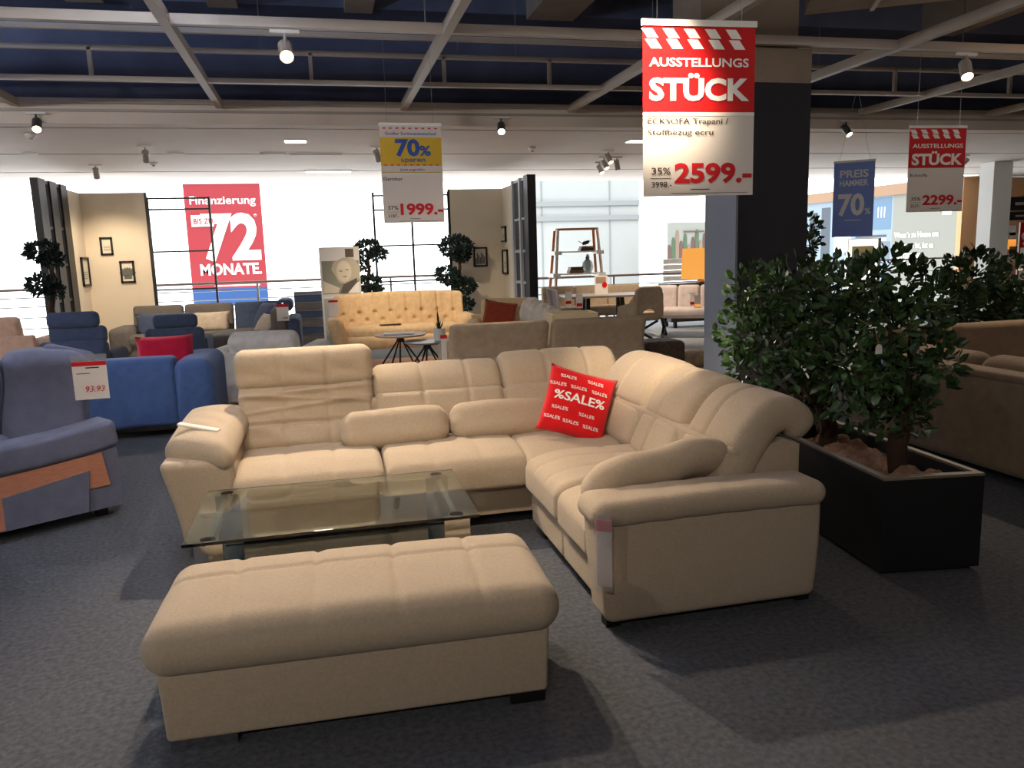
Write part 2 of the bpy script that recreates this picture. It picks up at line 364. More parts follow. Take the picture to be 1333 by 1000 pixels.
for p, a, e in FILL_FLOODS:
    put_spot(p, a, True, 'added wide fill light on the grid far in front of the ottoman', 'added fill floodlights', .95)
    d = (Vector(a)-Vector(p)).normalized(); spot(Vector(p)+Vector((0, 0, -.06))+d*.16, a, e, 120, .9, (1, .93, .86), .12)
FAR = [((125, 224), 13.2, (-3.3, 14.5, 1.0), 90, 'white cylinder spotlight facing away, closest to the open lattice'), ((190, 207), 11.2, (-2.5, 13.6, .8), 170, 'white cylinder spotlight facing away above the grey corner sofa'), ((491, 205), 11.2, (1.5, 12.8, .9), 140, 'white cylinder spotlight facing away, half behind the yellow sign'),
       ((792, 212), 11.6, None, 0, 'upper spotlight of the lit cluster under the ceiling boards'), ((787, 224), 12.4, None, 0, 'middle spotlight of the lit cluster under the ceiling boards'), ((803, 222), 12.4, (5.4, 13.0, .7), 200, 'spotlight of the lit cluster turned to the dining bench'), ((781, 234), 13.1, None, 0, 'lowest spotlight of the lit cluster, above the ladder shelf'), ((1256, 215), 12.2, (9, 13.5, 0), 60, 'white cylinder spotlight facing away beside the smaller red sign')]
for (x, y), Y, aim, e, lab in FAR:
    p = at(x, y, Y); p.z = 2.92; aim = Vector(aim) if aim else p+Vector((.5, -1.0, -1.6))
    put_spot(p, aim, True, lab, 'spotlights under the ceiling boards', .8); d = (aim-p).normalized()
    if e: spot(p+Vector((0, 0, -.05))+d*.14, aim, e, 80, .8, WARM, .05)
for (x0, x1, y0, y1), Y in (((371, 398, 180, 186), 0, ), ((398, 456, 219, 227), 0), ((818, 845, 180, 186), 0), ((1240, 1268, 225, 230), 0)):
    a, b = gz(x0, (y0+y1)/2, 3.0), gz(x1, (y0+y1)/2, 3.0)
    t = thing('ceiling_light', 'flat bright rectangular light recessed into the beige ceiling boards', 'ceiling light', ((a.x+b.x)/2, a.y, 2.99), 0, 'recessed ceiling lights'); hw = (b.x-a.x)/2
    box('frame', (-hw-.02, -.12, -.002), (hw+.02, .12, .012), WHITE, t); box('diffuser', (-hw, -.1, -.006), (hw, .1, -.002), LAMPW, t)
for i, (x0, x1, y) in enumerate(((30, 48, 199), (338, 372, 199), (378, 445, 200), (217, 240, 199))):
    a, b = gz(x0, y, 3.0), gz(x1, y, 3.0)
    tag(box('light_track', (a.x, a.y-.015, 2.975), (b.x, a.y+.015, 3.0), WHITE), 'short white lighting track screwed to the ceiling boards', 'light track', 'ceiling tracks')
for x, y in ((40, 178), (693, 195), (790, 208), (200, 214)):
    p = gz(x, y, 2.97); d = thing('smoke_detector', 'small round smoke detector under the beige ceiling boards', 'smoke detector', (p.x, p.y, 3.0), 0, 'ceiling detectors')
    MB().lathe([(.0, 0), (.06, 0), (.06, -.02), (.04, -.045), (0, -.045)], 14).build('housing', WHITE, d); MB().lathe([(0, -.045), (.02, -.045), (.018, -.06), (0, -.06)], 10).build('sensor', SPOTB, d)

# ------------------------------------------------------------------ the ecru corner sofa
S = thing('corner_sofa', 'large ecru fabric corner sofa with one raised headrest and rolled arms', 'sofa')
def fmt(o, n): o.name = n; return o
# frames
box('base_frame', (-.52, 4.17, .07), (1.12, 4.96, .34), ECRU, S)
pad('base_frame', (.9, 2.08, .27), .03, ECRU, S, (1.525, 3.93, .205), n=(4, 4, 2))
pad('back_frame', (2.5, .24, .6), .03, ECRU, S, (.74, 4.86, .37), n=(4, 2, 4))
pad('back_frame', (.34, 2.02, .6), .03, ECRU, S, (1.82, 3.98, .36), n=(2, 4, 4))
# seat fronts of the near run
for y0, y1 in ((3.44, 4.0), (2.98, 3.43)): pad('front_panel', (.05, y1-y0, .27), .02, ECRU, S, (1.06, (y0+y1)/2, .2), n=(1, 4, 3))
def waterfall(nx, front, drop, axis):     # seat pad whose front edge rolls down
    def f(base):
        def g(x, y, z):
            x, y, z = base(x, y, z); q = (-front-y if axis == 'y' else -front-x)
            return (x, y, z-drop*max(0, q)**2*8)
        return g
    return f
def seat(x0, x1, y0, y1, z, gx=(), gy=(), axis='y', t=.17, fr=.22):
    sz = (x1-x0, y1-y0, t)
    return pad('seat_cushion', sz, .045, ECRU, S, ((x0+x1)/2, (y0+y1)/2, z-t/2), n=(52, 40, 2), warp=waterfall(0, (sz[1] if axis == 'y' else sz[0])/2-fr, .12, axis)(puff(sz, .012, gx, gy, .007, .02, .001)), arc=4)
seat(-.50, .265, 4.06, 4.72, .445, (-.13, .13), (.12,))
seat(.275, 1.05, 4.06, 4.72, .445, (-.13, .13), (.12,))
seat(1.03, 1.66, 4.0, 4.74, .44, (), (-.1,))
seat(1.0, 1.66, 3.42, 4.02, .45, (.1,), (-.1, .1), 'x')
seat(1.0, 1.66, 2.97, 3.43, .44, (.1,), (), 'x')
# backs of the far run: a raised one, a middle one and the corner one
pr = [(4.68, .40), (4.76, .52), (4.83, .66), (4.88, .78)]
slab('backrest', pr, -.51, .265, .17, .05, ECRU, S, 'x', (.33, .66), (.36,), (64, 56, 2), wr=.008, folds=((.82, .03, .05, .12), (.7, .026, .035, -.22), (.6, .018, .03, .2), (.9, -.02, .03, 0)))
slab('raised_headrest', [(4.86, .745), (4.87, .85), (4.86, .93), (4.855, .99)], -.525, .275, .17, .065, ECRU, S, 'x', (.33, .66), (), (64, 16, 2), wr=.004)
for i, (a, b, hz) in enumerate(((.27, 1.075, 0), (1.075, 1.86, .035))):
    slab('backrest', [(4.70, .40), (4.77, .56), (4.83, .68)], a, b, .16, .05, ECRU, S, 'x', (.37, .72), (), (60, 16, 2))
    slab('headrest', [(4.82, .63), (4.85, .69), (4.885, .735+hz*.6), (4.96, .765+hz), (5.05, .72+hz)], a, b, .15, .06, ECRU, S, 'x', (.37, .72), (), (60, 26, 2), crown=.012)
# backs of the near run: three flared sections
for i, (a, b) in enumerate(((4.66, 3.97), (3.96, 3.46), (3.45, 2.955))):
    z = (.015, .0, -.01)[i]
    slab('backrest', [(1.62, .40), (1.70, .55), (1.765, .67+z), (1.83, .755+z), (1.895, .785+z), (1.96, .77+z), (2.03, .70+z)], min(a, b), max(a, b), .15, .06, ECRU, S, 'y', (.42,) if i else (.5,), (.36,), (44, 64, 2), crown=.02, tfn=lambda t: 1-.15*max(0, t-.7))
MB().prism([(1.68, .3), (1.975, .3), (1.98, .65), (1.90, .68), (1.80, .64), (1.73, .5)], 2.975, 3.02).build('end_panel', ECRU, S)
# near arm
am = MB().prism([(2.8, .07), (2.995, .07), (2.995, .53), (2.78, .53), (2.775, .38), (2.785, .2)], 0, 1, 'x')
def armw(x, y, z):
    f = (z+.235)/.47; inx = .035*(1-f)**1.5
    return (x+(inx*(1 if x < 0 else -.6))*min(1, abs(x)/.45), y+(.012*math.sin(f*3.0)*-1 if y < 0 else 0), z)
pad('arm_body', (.985, .2, .46), .035, ECRU, S, (1.47, 2.87, .27), n=(8, 3, 8), warp=armw)
pad('arm_roll', (1.02, .25, .105), .052, ECRU, S, (1.46, 2.855, .50), n=(24, 4, 2), warp=lambda x, y, z: (x, y, z+.012*math.cos(x*2.4)-.01+.0015*math.sin(x*40)), arc=4)
# far arm with its sloping pad
poly = [(-.85, .55), (-.875, .43), (-.845, .25), (-.78, .08), (-.5, .08), (-.49, .5)]
def farm(x, y, z):
    f = (z+.24)/.48; return (x-.09*f*(1 if x < 0 else 0)*math.sin(min(1, f*1.1)*1.5), y-.12*(x+.15)*f, z)
pad('arm_body', (.28, .82, .46), .04, ECRU, S, (-.625, 4.55, .29), n=(5, 6, 8), warp=farm)
def padw(x, y, z):
    f = max(0, .36-y)/.72                      # 0 at the back, 1 at the front
    e = max(0, 1-(x/.19)**2)*max(0, 1-(y/.4)**2)
    return (x, y-.55*(x-.05)*f, z+.035*e-.2*max(0, -x-.02)**1.25+.003*math.sin(y*40+x*20)*e)
pad('arm_pad', (.37, .76, .15), .07, ECRU, S, (-.65, 4.52, .565), (R(6), R(2), R(-3)), n=(16, 22, 3), warp=padw, arc=4)
for x, y in ((1.06, 2.86), (1.92, 2.86), (1.1, 3.9), (-.7, 4.2), (.3, 4.25), (1.9, 4.85), (-.7, 4.88)): box('foot', (x-.03, y-.03, 0), (x+.03, y+.03, .08), BLACK, S)

# loose cushions on it
def bolster(label, loc, rot, wx=.62, ph=0):
    sz = (wx, .235, .17)
    def wfn(x, y, z):
        e = abs(x)/(wx/2); k = 1-.22*e**6
        return (x, y*k, z*k+.012*math.sin(x*9+ph)*(1-e*e)+(.004*math.sin(y*60+ph) if e > .85 else 0))
    o = pad('lumbar_cushion', sz, .075, ECRU, None, loc, rot, n=(22, 6, 3), warp=wfn, arc=4); return tag(o, label, 'cushion', 'ecru loose cushions')
bolster('ecru lumbar cushion beside the raised headrest section of the corner sofa', (.37, 4.545, .525), (R(62), 0, R(1)), .63, 0)
bolster('ecru lumbar cushion next to the red sale pillow', (1.0, 4.555, .525), (R(62), 0, R(-1)), .62, 2)
tag(pad('arm_cushion', (.66, .30, .17), .08, ECRU, None, (1.36, 3.10, .545), (R(-38), R(-7), R(6)), n=(20, 8, 2), arc=4,
        warp=lambda x, y, z: (x, y*(1-.1*(x/.33)**4), z*(1-.35*max(0, x/.33)**3)+.006*math.sin(x*22+y*15))), 'ecru cushion lying against the rolled near arm of the corner sofa', 'cushion', 'ecru loose cushions')
# sale pillow
sp = thing('sale_pillow', 'bright red square pillow printed SALE leaning in the sofa corner', 'pillow', (1.40, 4.30, .63)); sp.rotation_euler = (R(-22), R(17), R(-14))
pw, pt = .405, .14
pillow('pillow_cover', pw, pw, pt, REDF, sp, rot=(R(90), 0, 0), n=18)
def sale(s, x, z, h, wid, bold):
    o = text(s, INKW, sp, 0, 0, h, wid, bold, y=0, name='printed_word')
    me = o.data; o.rotation_euler = (0, 0, 0); o.location = (0, 0, 0)
    for v in me.vertices:
        X, Z = v.co.x+x, v.co.y+z; u, q = max(-.99, min(.99, X/(pw/2))), max(-.99, min(.99, Z/(pw/2)))
        zz = pt/2*((1-u*u)*(1-q*q))**.42 + .006*math.sin(u*7+q*4)*math.sin(q*6-u*3)*(1-u*u)*(1-q*q)
        v.co = (X, -zz-.004, Z)
sale('%SALE%', 0, -.005, .052, .30, .022)
for x, z in ((-.09, .125), (.07, .125), (-.14, .072), (-.02, .072), (.105, .072), (-.1, -.065), (.06, -.075), (-.13, -.125), (-.02, -.13), (.1, -.135)): sale('%SALE%', x, z, .02, .095, .008)
# price sleeve on the near arm, paper on the far arm
ps = thing('price_sleeve', 'clear plastic price sleeve with red strip on the near sofa arm', 'price tag', (.985, 2.722, .33), R(-35))
rect('paper', -.03, -.1, .03, .12, PWHITE, ps, 0); rect('red_strip', -.03, .12, .03, .165, PRED, ps, 0); rect('sleeve', -.034, -.12, .034, .185, SLEEVE, ps, -.003)
tag(pad('paper_leaflet', (.23, .035, .012), .004, PWHITE, None, (-.67, 4.34, .655), (R(8), R(9), R(-22)), n=(4, 2, 1)), 'folded white paper strip lying on the far sofa arm', 'paper')

# ------------------------------------------------------------------ ottoman
O = thing('ottoman', 'long ecru fabric ottoman bench with stitched top in front of glass table', 'ottoman', (.06, 2.675, 0), R(-2))
pad('base', (1.24, .53, .25), .015, ECRU, O, (0, 0, .16), n=(4, 3, 2), warp=lambda x, y, z: (x*(1-.02*(.14-z)/.28), y*(1-.02*(.14-z)/.28), z))
sz = (1.32, .62, .165)
pad('top_cushion', sz, .085, ECRU, O, (0, 0, .335), n=(72, 36, 3), warp=puff(sz, .022, (-.41, -.14, .13, .40), (.10,), .010, .012, .0008), arc=5)
for x in (-.5, .5):
    box('foot', (x-.1 if x < 0 else x-.02, -.255, 0), (x+.1 if x < 0 else x+.1, -.235, .04), CHROME if x < 0 else BLACK, O); box('foot', (x-.05, .2, 0), (x+.05, .24, .04), BLACK, O)

# ------------------------------------------------------------------ glass coffee table
T = thing('glass_coffee_table', 'rectangular glass coffee table on wide chrome legs before the corner sofa', 'coffee table', (0, 3.53, 0), R(-.5))
box('glass_top', (-.59, -.375, .411), (.59, .375, .424), GLASS, T)
for sx in (-1, 1):
    for sy in (-1, 1):
        x = sx*.50; o = box('leg', (x-.055, sy*.325-.012, 0), (x+.055, sy*.325+.012, .40), CHROME, T)
        MB().lathe([(0, .40), (.03, .40), (.03, .411), (0, .411)], 14, (x, sy*.325, 0)).build('glass_pad', CHROME, T)
    box('side_rail', (sx*.50-.012, -.31, .36), (sx*.50+.012, .31, .40), CHROME, T)
box('lower_shelf', (-.53, -.3, .155), (.53, .3, .163), GLASS, T)

# ------------------------------------------------------------------ generic upholstery for the rest of the showroom
def sofa(name, label, loc, rz, W, D, mat_, seat_z=.43, back_z=.82, arm_z=.62, arm_w=.18, n=2, arms=(1, 1), leg=BLACK, leg_h=.1, lean=.12, back_t=.16, r=.06, tuft=0, cat='sofa', back_mat=None, cush_t=.16):
    t = thing(name, label, cat, loc, rz); bm = back_mat or mat_
    pad('base_frame', (W-.04, D-.06, seat_z-cush_t-leg_h+.02), .03, mat_, t, (0, 0, (seat_z-cush_t+leg_h)/2), n=(3, 3, 1))
    x0 = -W/2+(arm_w if arms[0] else 0); x1 = W/2-(arm_w if arms[1] else 0); w = (x1-x0)/n
    for i in range(n):
        sz = (w-.008, D-back_t-.06, cush_t); c = x0+w*(i+.5)
        pad('seat_cushion', sz, .05, mat_, t, (c, -back_t/2+.0, seat_z-cush_t/2), n=(8, 8, 1), warp=puff(sz, .02))
        yb = D/2-back_t*.6
        slab('backrest', [(yb-.03, seat_z-.06), (yb+lean*.4, (seat_z+back_z)/2), (yb+lean, back_z-.04)], c-w/2+.004, c+w/2-.004, back_t, r, bm, t, 'x', [(k+1)/(tuft+1) for k in range(tuft)], (), (16 if tuft else 6, 10, 1))
    if lean < .3: pad('back_frame', (W-.06, .1, back_z*.72-leg_h), .03, bm, t, (0, D/2+.02, (back_z*.72+leg_h)/2), n=(3, 1, 3))
    for s, a in zip((-1, 1), arms):
        if a: pad('arm', (arm_w, D, arm_z-leg_h), min(.06, arm_w*.4), mat_, t, (s*(W/2-arm_w/2), 0, (arm_z+leg_h)/2), n=(2, 4, 4))
    if leg_h > .03:
        for sx in (-1, 1):
            for sy in (-1, 1): MB().tube([(sx*(W/2-.12), sy*(D/2-.1), leg_h+.02), (sx*(W/2-.09), sy*(D/2-.08), 0)], .02, 8).build('leg', leg, t)
    return t
def cushion(label, p, wx, wy, m, rx=70, rz=0, ry=0, t=.13, name='cushion', grp=None):
    return tag(pillow(name, wx, wy, t, m, None, p, (R(rx), R(ry), R(rz)), 10), label, 'cushion', grp)

# --- navy sofa seen from behind, between the blue-grey sofa and the corner sofa
nv = thing('navy_sofa', 'navy blue sofa turned away, its back behind the corner sofa arm', 'sofa', (-2.0, 7.85, 0), R(180))
pad('base_frame', (2.0, .85, .3), .03, NAVY, nv, (0, 0, .25), n=(3, 3, 1))
pad('back_frame', (1.72, .2, .62), .05, NAVY, nv, (.14, .4, .40), n=(6, 2, 4))
pad('back_cushion', (1.5, .16, .3), .06, NAVY, nv, (.14, .26, .5), n=(6, 2, 3))
for s in (-1, 1): pad('arm', (.34, .98, .60), .09, NAVY, nv, (s*.86, .03, .36), n=(4, 6, 4), warp=lambda x, y, z: (x, y, z+.02*math.cos(x*8)))
pad('seat_cushion', (1.3, .6, .16), .05, NAVY, nv, (0, -.1, .42), n=(6, 4, 1))
for x in (-.85, .85):
    for y in (-.35, .35): box('foot', (x-.03, y-.03, 0), (x+.03, y+.03, .1), BLACK, nv)
cushion('wine red cushion showing above the back of the navy sofa', (-1.42, 7.78, .66), .5, .42, BLUSH, 75, 10)

# --- two dark recliners with headrests, backs to the camera
def recliner(label, loc, rz, hz):
    t = thing('recliner_armchair', label, 'armchair', loc, rz)
    pad('base', (.6, .6, .2), .04, SLATE, t, (0, -.05, .2), n=(3, 3, 1))
    pad('seat_cushion', (.5, .55, .16), .05, SLATE, t, (0, -.12, .38), n=(4, 4, 1), warp=puff((.5, .55, .16), .02))
    pad('back_shell', (.72, .16, .52), .07, SLATE, t, (0, .34, .44), n=(6, 2, 5), warp=lambda x, y, z: (x, y-.25*x*x, z))
    for s in (-1, 1): pad('arm', (.13, .62, .36), .05, SLATE, t, (s*.32, 0, .38), n=(2, 4, 3))
    pad('headrest', (.54, .13, .18), .06, SLATE, t, (-.02, .3, hz), n=(5, 2, 2))
    if hz > .85:
        pad('upper_back', (.6, .12, .2), .06, SLATE, t, (-.05, .28, .76), n=(5, 2, 2))
    for s in (-.12, .12): MB().tube([(s, .3, .62), (s, .3, hz)], .012, 6).build('headrest_post', STEEL, t)
    MB().lathe([(.0, 0), (.28, 0), (.28, .02), (.04, .03), (.04, .12), (0, .12)], 20).build('swivel_foot', BLACK, t)
    return t
p = gz(233, 497); recliner('dark slate recliner seen from behind beside the wine red cushion', (p.x+.0, p.y+.35, 0), R(180), .78)
recliner('dark slate recliner with raised tall headrest and posts showing', (-2.68, 9.95, 0), R(176), .93)

# --- grey corner sofa before the beige wall panel
g = thing('grey_corner_sofa', 'dark grey corner sofa with chaise in front of the beige wall panel', 'sofa', (0, 0, 0))
GY = 12.75
def gx(px): return at(px, 400, GY+.5).x
L0, L1 = gx(172), gx(368)
pad('base_frame', (L1-L0, .8, .22), .04, GREYF, g, ((L0+L1)/2, GY+.3, .25), n=(4, 3, 1))
ws = (L1-L0)/3
for i in range(3):
    c = L0+ws*(i+.5)
    pad('seat_cushion', (ws-.01, .62, .17), .06, GREYF, g, (c, GY+.15, .40), n=(6, 6, 1))
    slab('backrest', [(GY+.42, .40), (GY+.5, .62), (GY+.55, .88)], c-ws/2+.01, c+ws/2-.01, .17, .05, (GREYF, GREYF, SLATE)[i], g, 'x', (), (.6,), (6, 12, 1))
pad('arm', (.3, .85, .4), .08, GREYF, g, (L0-.08, GY+.25, .4), n=(3, 4, 3))
ch = gx(325)
pad('chaise', (.95, 1.25, .24), .08, GREYF, g, (ch, GY-.35, .37), n=(6, 8, 1))
pad('chaise_back', (.22, 1.3, .42), .08, GREYF, g, (L1-.02, GY-.1, .62), n=(3, 6, 3)); pad('chaise_headrest', (.24, .7, .18), .07, SLATE, g, (L1+.06, GY+.1, .84), n=(3, 5, 2))
pad('arm', (.2, 1.2, .5), .06, SLATE, g, (L1+.18, GY-.1, .42), n=(3, 5, 3))
for x, y in ((ch-.4, GY-.9), (ch+.35, GY-.9), (L0, GY), (L1, GY-.6), (L0, GY+.6), (L1, GY+.6)): MB().tube([(x, y, .2), (x, y, 0)], .022, 8).build('leg', BLACK, g)
lc = cushion('long dark cushion with white script on the grey corner sofa', (gx(222), GY+.2, .62), .95, .34, SLATE, 72)
sc = text('Wohlfühl', INKW, lc, .05, -.02, .1, .5, .0, y=0, rot=(0, 0, 0), shear=.3, name='printed_script')
for v in sc.data.vertices:
    X, Y_ = v.co.x+.05, v.co.y-.02; u, q = X/.475, Y_/.17; v.co = (X, Y_, .065*((1-u*u)*max(0, 1-q*q))**.42+.012)
sc.location = (0, 0, 0)
cushion('pale beige rectangular cushion on the grey corner sofa', (gx(274), GY+.18, .62), .62, .32, CREAMP, 72, -2)
cushion('dark slate cushion leaning in the corner of the grey sofa', (gx(348), GY+.15, .66), .55, .48, SLATE, 62, -50)
cushion('small patterned beige cushion on the chaise of the grey sofa', (gx(350)-.02, GY-.32, .58), .46, .36, CREAMP, 55, -60)
pt_ = thing('price_card', 'price card with red top hung on the grey corner sofa', 'price tag', at(368, 407, 11.9)); rect('card', -.085, -.12, .085, .12, PWHITE, pt_); rect('red_strip', -.085, .08, .085, .12, PRED, pt_, -.004); text('2.499', INK, pt_, .03, -.09, .025, .07, .02)
box('hook', (-.01, 0, .11), (.01, .2, .13), STEEL, pt_)

# --- pale sofas at the far side
sofa('beige_sofa', 'rose beige sofa standing by the bright open edge at the far wall', (-4.45, 11.5, 0), R(180), 1.9, .85, PINKF, back_z=.95, n=2, leg_h=.06)
wl = sofa('white_sofa', 'white sofa with soft rounded back behind the raised headrest', (-.55, 9.0, 0), R(168), 1.1, .8, OFFW, back_z=.80, arm_z=.62, n=1, leg_h=.05, r=.09, back_t=.24)

# tufted cream sofa with winged back
t = thing('tufted_sofa', 'cream tufted sofa with wing back and flared arms on pale plinth', 'sofa', (1.19, 12.35, 0))
def wing(x, y, z): return (x, y-.42*max(0, abs(x)-.72)**1.3*2.2, z+.03*math.cos(x*1.6))
sz = (2.02, .16, .58); tb = []
def tuftw(x, y, z):
    d = 0
    if y < 0:
        for k in range(8): d += gro(x-(-.88+k*.25), .03, .02)*(1 if z > -.05 else .5)
        for k in range(8):
            for q in range(2): d += .05*math.exp(-(((x-(-.88+k*.25+.125*q))/.03)**2+((z-(-.02-.12*q))/.03)**2))
    X, Y, Z = wing(x, y, z); return (X, Y+d+.16*(z+.3), Z)
pad('winged_back', sz, .06, CREAM, t, (0, .35, .66), n=(120, 1, 26), warp=tuftw)
for k in range(8):
    for q in range(2):
        x = -.88+k*.25+.125*q; zz = .66-.02-.12*q
        if abs(x) < .72: MB().lathe([(.0, -.006), (.013, -.004), (.013, .004), (0, .008)], 8).build('button', CREAM, t, (x, .35-.08+.03+.16*(zz-.36)-.005, zz), (R(90), 0, 0))
for s in (-.475, .475):
    sz = (.94, .62, .17); pad('seat_cushion', sz, .07, CREAM, t, (s*.86, -.02, .385), n=(10, 8, 1), warp=puff(sz, .02))
pad('seat_base', (1.9, .78, .2), .08, CREAM, t, (0, 0, .25), n=(6, 4, 1), warp=lambda x, y, z: (x*(1+.5*(z)), y, z))
for s in (-1, 1): pad('arm', (.24, .74, .44), .1, CREAM, t, (s*.95, -.05, .40), n=(4, 5, 4), warp=lambda x, y, z, s=s: (x+s*.25*(z+.1), y, z))
box('plinth', (-.8, -.3, 0), (.8, .33, .16), mat('plinth_pale', (190, 205, 212), .5), t)
pc = thing('price_card', 'pale price card hung on the wing of the tufted cream sofa', 'price tag', (.17, 12.25, .78)); rect('card', -.07, -.12, .07, .12, PWHITE, pc); rect('red_strip', -.07, .09, .07, .12, PRED, pc, -.004); box('hook', (-.01, 0, .1), (.01, .2, .12), STEEL, pc)
tag(MB().box((-.16, -.06, 0), (.16, .06, .012)).build('magazine', DARKW, None, (1.0, 12.2, .492), (0, 0, R(6))), 'thin dark magazine on the seat of the tufted sofa', 'magazine')

rug = struct(box('floor_rug', (-.3, 10.6, -.002), (1.78, 11.9, .012), RUG)); rug['kind'] = 'thing'; tag(rug, 'rose beige rug under the two small round tables', 'rug')
def spider(label, p, r, z, top):
    t = thing('side_table', label, 'side table', (p.x, p.y, .012))
    MB().lathe([(.0, z-.025), (r-.02, z-.025), (r, z-.012), (r, z), (0, z)], 32).build('table_top', top, t)
    for k in range(5):
        a = k*2*math.pi/5+.3; MB().tube([(.03*math.cos(a), .03*math.sin(a), z-.02), (.05*math.cos(a), .05*math.sin(a), z-.1), (r*.82*math.cos(a), r*.82*math.sin(a), 0)], .012, 6).build('leg', BLACK, t)
    MB().lathe([(0, z-.11), (.05, z-.11), (.05, z-.025), (0, z-.025)], 12).build('hub', BLACK, t)
    return t
a = gz(521, 435, .46); spider('round side table with beige top and dark spider legs', Vector((a.x, a.y, 0)), .36, .45, mat('table_beige', (205, 180, 156), .5))
b = gz(556, 443, .40); spider('lower round side table with grey top carrying a potted succulent', Vector((b.x, b.y, 0)), .31, .38, mat('table_grey', (130, 138, 150), .35))
bk = thing('open_book', 'white open book lying on the taller beige side table', 'book', (a.x-.02, a.y-.02, .462), R(-8)); box('book_block', (-.2, -.12, 0), (.2, .12, .02), WHITE, bk); box('cover', (-.205, -.125, -.0), (.205, .125, .004), DARKW, bk)
pp = thing('potted_succulent', 'spiky succulent in white pot on the lower side table', 'plant', (b.x+.17, b.y, .392))
MB().lathe([(0, 0), (.075, 0), (.085, .16), (.075, .16), (.07, .14), (0, .14)], 18).build('pot', WHITE, pp)
mb = MB()
for k in range(22):
    aa = k*2.4; rr = .05+.05*random.random(); hh = .1+.08*random.random(); c, s = math.cos(aa), math.sin(aa)
    mb.add([(-s*.014, c*.014, .13), (s*.014, -c*.014, .13), (c*rr, s*rr, .13+hh)], [(0, 1, 2)])
o = mb.build('leaves', LEAF, pp); MB().tube([(0, 0, .14), (-.01, 0, .3), (-.015, .01, .4)], [.008, .016, .003], 6).build('flower_spike', LEAFD, pp)

# taupe sofa seen from behind, two padded backs
t = thing('taupe_sofa', 'taupe sofa seen from behind, two broad flaring backs above the corner sofa', 'sofa', (2.42, 8.6, 0), R(180))
pad('base_frame', (2.2, .85, .3), .04, TAUPE, t, (0, -.1, .27), n=(3, 3, 1))
for i, (x0, x1) in enumerate(((-1.12, -.01), (.02, 1.12))):
    slab('backrest', [(.16, .3), (.2, .52), (.3, .78)], x0, x1, .14, .06, TAUPE, t, 'x', (), (), (10, 12, 1), tfn=lambda q: 1-.3*q)
for s in (-1, 1): pad('arm', (.2, .75, .35), .08, TAUPE, t, (s*1.05, -.15, .36), n=(3, 4, 3))
for x in (-.9, .9):
    for y in (-.4, .2): box('foot', (x-.03, y-.03, 0), (x+.03, y+.03, .13), BLACK, t)
ps2 = thing('price_sleeve', 'clear price sleeve with red tip at the side of the taupe sofa', 'price tag', at(578, 453, 8.40)); rect('paper', -.03, -.16, .03, .1, PWHITE, ps2); rect('red_strip', -.035, .1, .035, .14, PRED, ps2, -.001); box('hook', (-.01, 0, .1), (.01, .15, .12), STEEL, ps2)
# cream sofa with a rust cushion
sofa('cream_sofa', 'cream sofa with tall corner back and pleated pale cushion behind the taupe sofa', (2.5, 10.55, 0), R(-14), 1.2, .85, CREAM, back_z=.93, arm_z=.62, n=1, r=.08, leg_h=.06)
cushion('rust red cushion leaning on the cream sofa', (2.32, 10.45, .68), .45, .42, RUST, 74, -18, 10)
fl = pad('pleated_cushion', (.55, .3, .34), .12, OFFW, None, (2.86, 10.35, .68), (R(10), R(24), R(-40)), n=(24, 4, 4), warp=lambda x, y, z: (x, y, z+.012*math.sin(x*70))); tag(fl, 'white pleated cushion draped on the end of the cream sofa', 'cushion')
bx = thing('storage_box', 'open cream storage cube beside the cream sofa', 'storage box', (3.05, 9.55, 0), R(-6))
for a_, b_ in (((-.29, -.25, .08), (.29, -.23, .76)), ((-.29, .23, .08), (.29, .25, .76)), ((-.29, -.23, .08), (-.27, .23, .76)), ((.27, -.23, .08), (.29, .23, .76))): box('side_panel', a_, b_, mat('cream_lacquer', (232, 212, 170), .4), bx)
box('bottom', (-.27, -.23, .08), (.27, .23, .12), DARKW, bx); box('plinth', (-.25, -.2, 0), (.25, .2, .08), BLACK, bx); box('handle', (-.27, -.26, .6), (-.24, -.25, .68), BLACK, bx)
wk = thing('rattan_pouf', 'dark woven rattan pouf behind the corner sofa', 'pouf', (4.02, 9.1, 0))
pad('woven_body', (.56, .5, .38), .07, WICK, wk, (0, 0, .21), n=(24, 8, 14), warp=lambda x, y, z: (x+.008*math.sin(z*110)*math.copysign(1, math.sin(x*90)), y+.012*math.sin(z*110)*math.copysign(1, math.sin(x*90)), z))
box('underside', (-.22, -.2, 0), (.22, .2, .04), BLACK, wk)
hs = pad('leather_cushion', (.4, .3, .2), .09, TAUPE, None, (4.75, 9.4, .1), (0, 0, .3), n=(6, 5, 3)); tag(hs, 'small taupe floor cushion beside the rattan pouf', 'floor cushion')

# ------------------------------------------------------------------ dining corner
dt = thing('dining_table', 'dining table with grey top and dark legs between chairs and bench', 'table', (4.85, 13.3, 0), R(-6))
box('table_top', (-.7, -.48, .72), (.7, .48, .755), mat('table_top_grey', (128, 120, 116), .4), dt); 
for sx in (-1, 1):
    for sy in (-1, 1): MB().bar((sx*.3, sy*.1, .72), (sx*.36, sy*.3, 0), .07, .07).build('leg', BLACK, dt)
mn = thing('table_display', 'folded menu card with red print standing on the dining table', 'display card', (4.78, 13.2, .755), R(8)); rect('card', -.13, 0, .13, .33, PWHITE, mn); rect('photo', -.11, .2, .09, .31, mat('photo_brown', (150, 130, 116), .6), mn, -.004); MB().lathe([(0, 0), (.05, 0), (.05, .003), (0, .003)], 16).build('red_dot', PRED, mn, (.06, -.006, .17), (R(90), 0, 0)); box('stand', (-.1, 0, 0), (.1, .06, .01), PWHITE, mn)
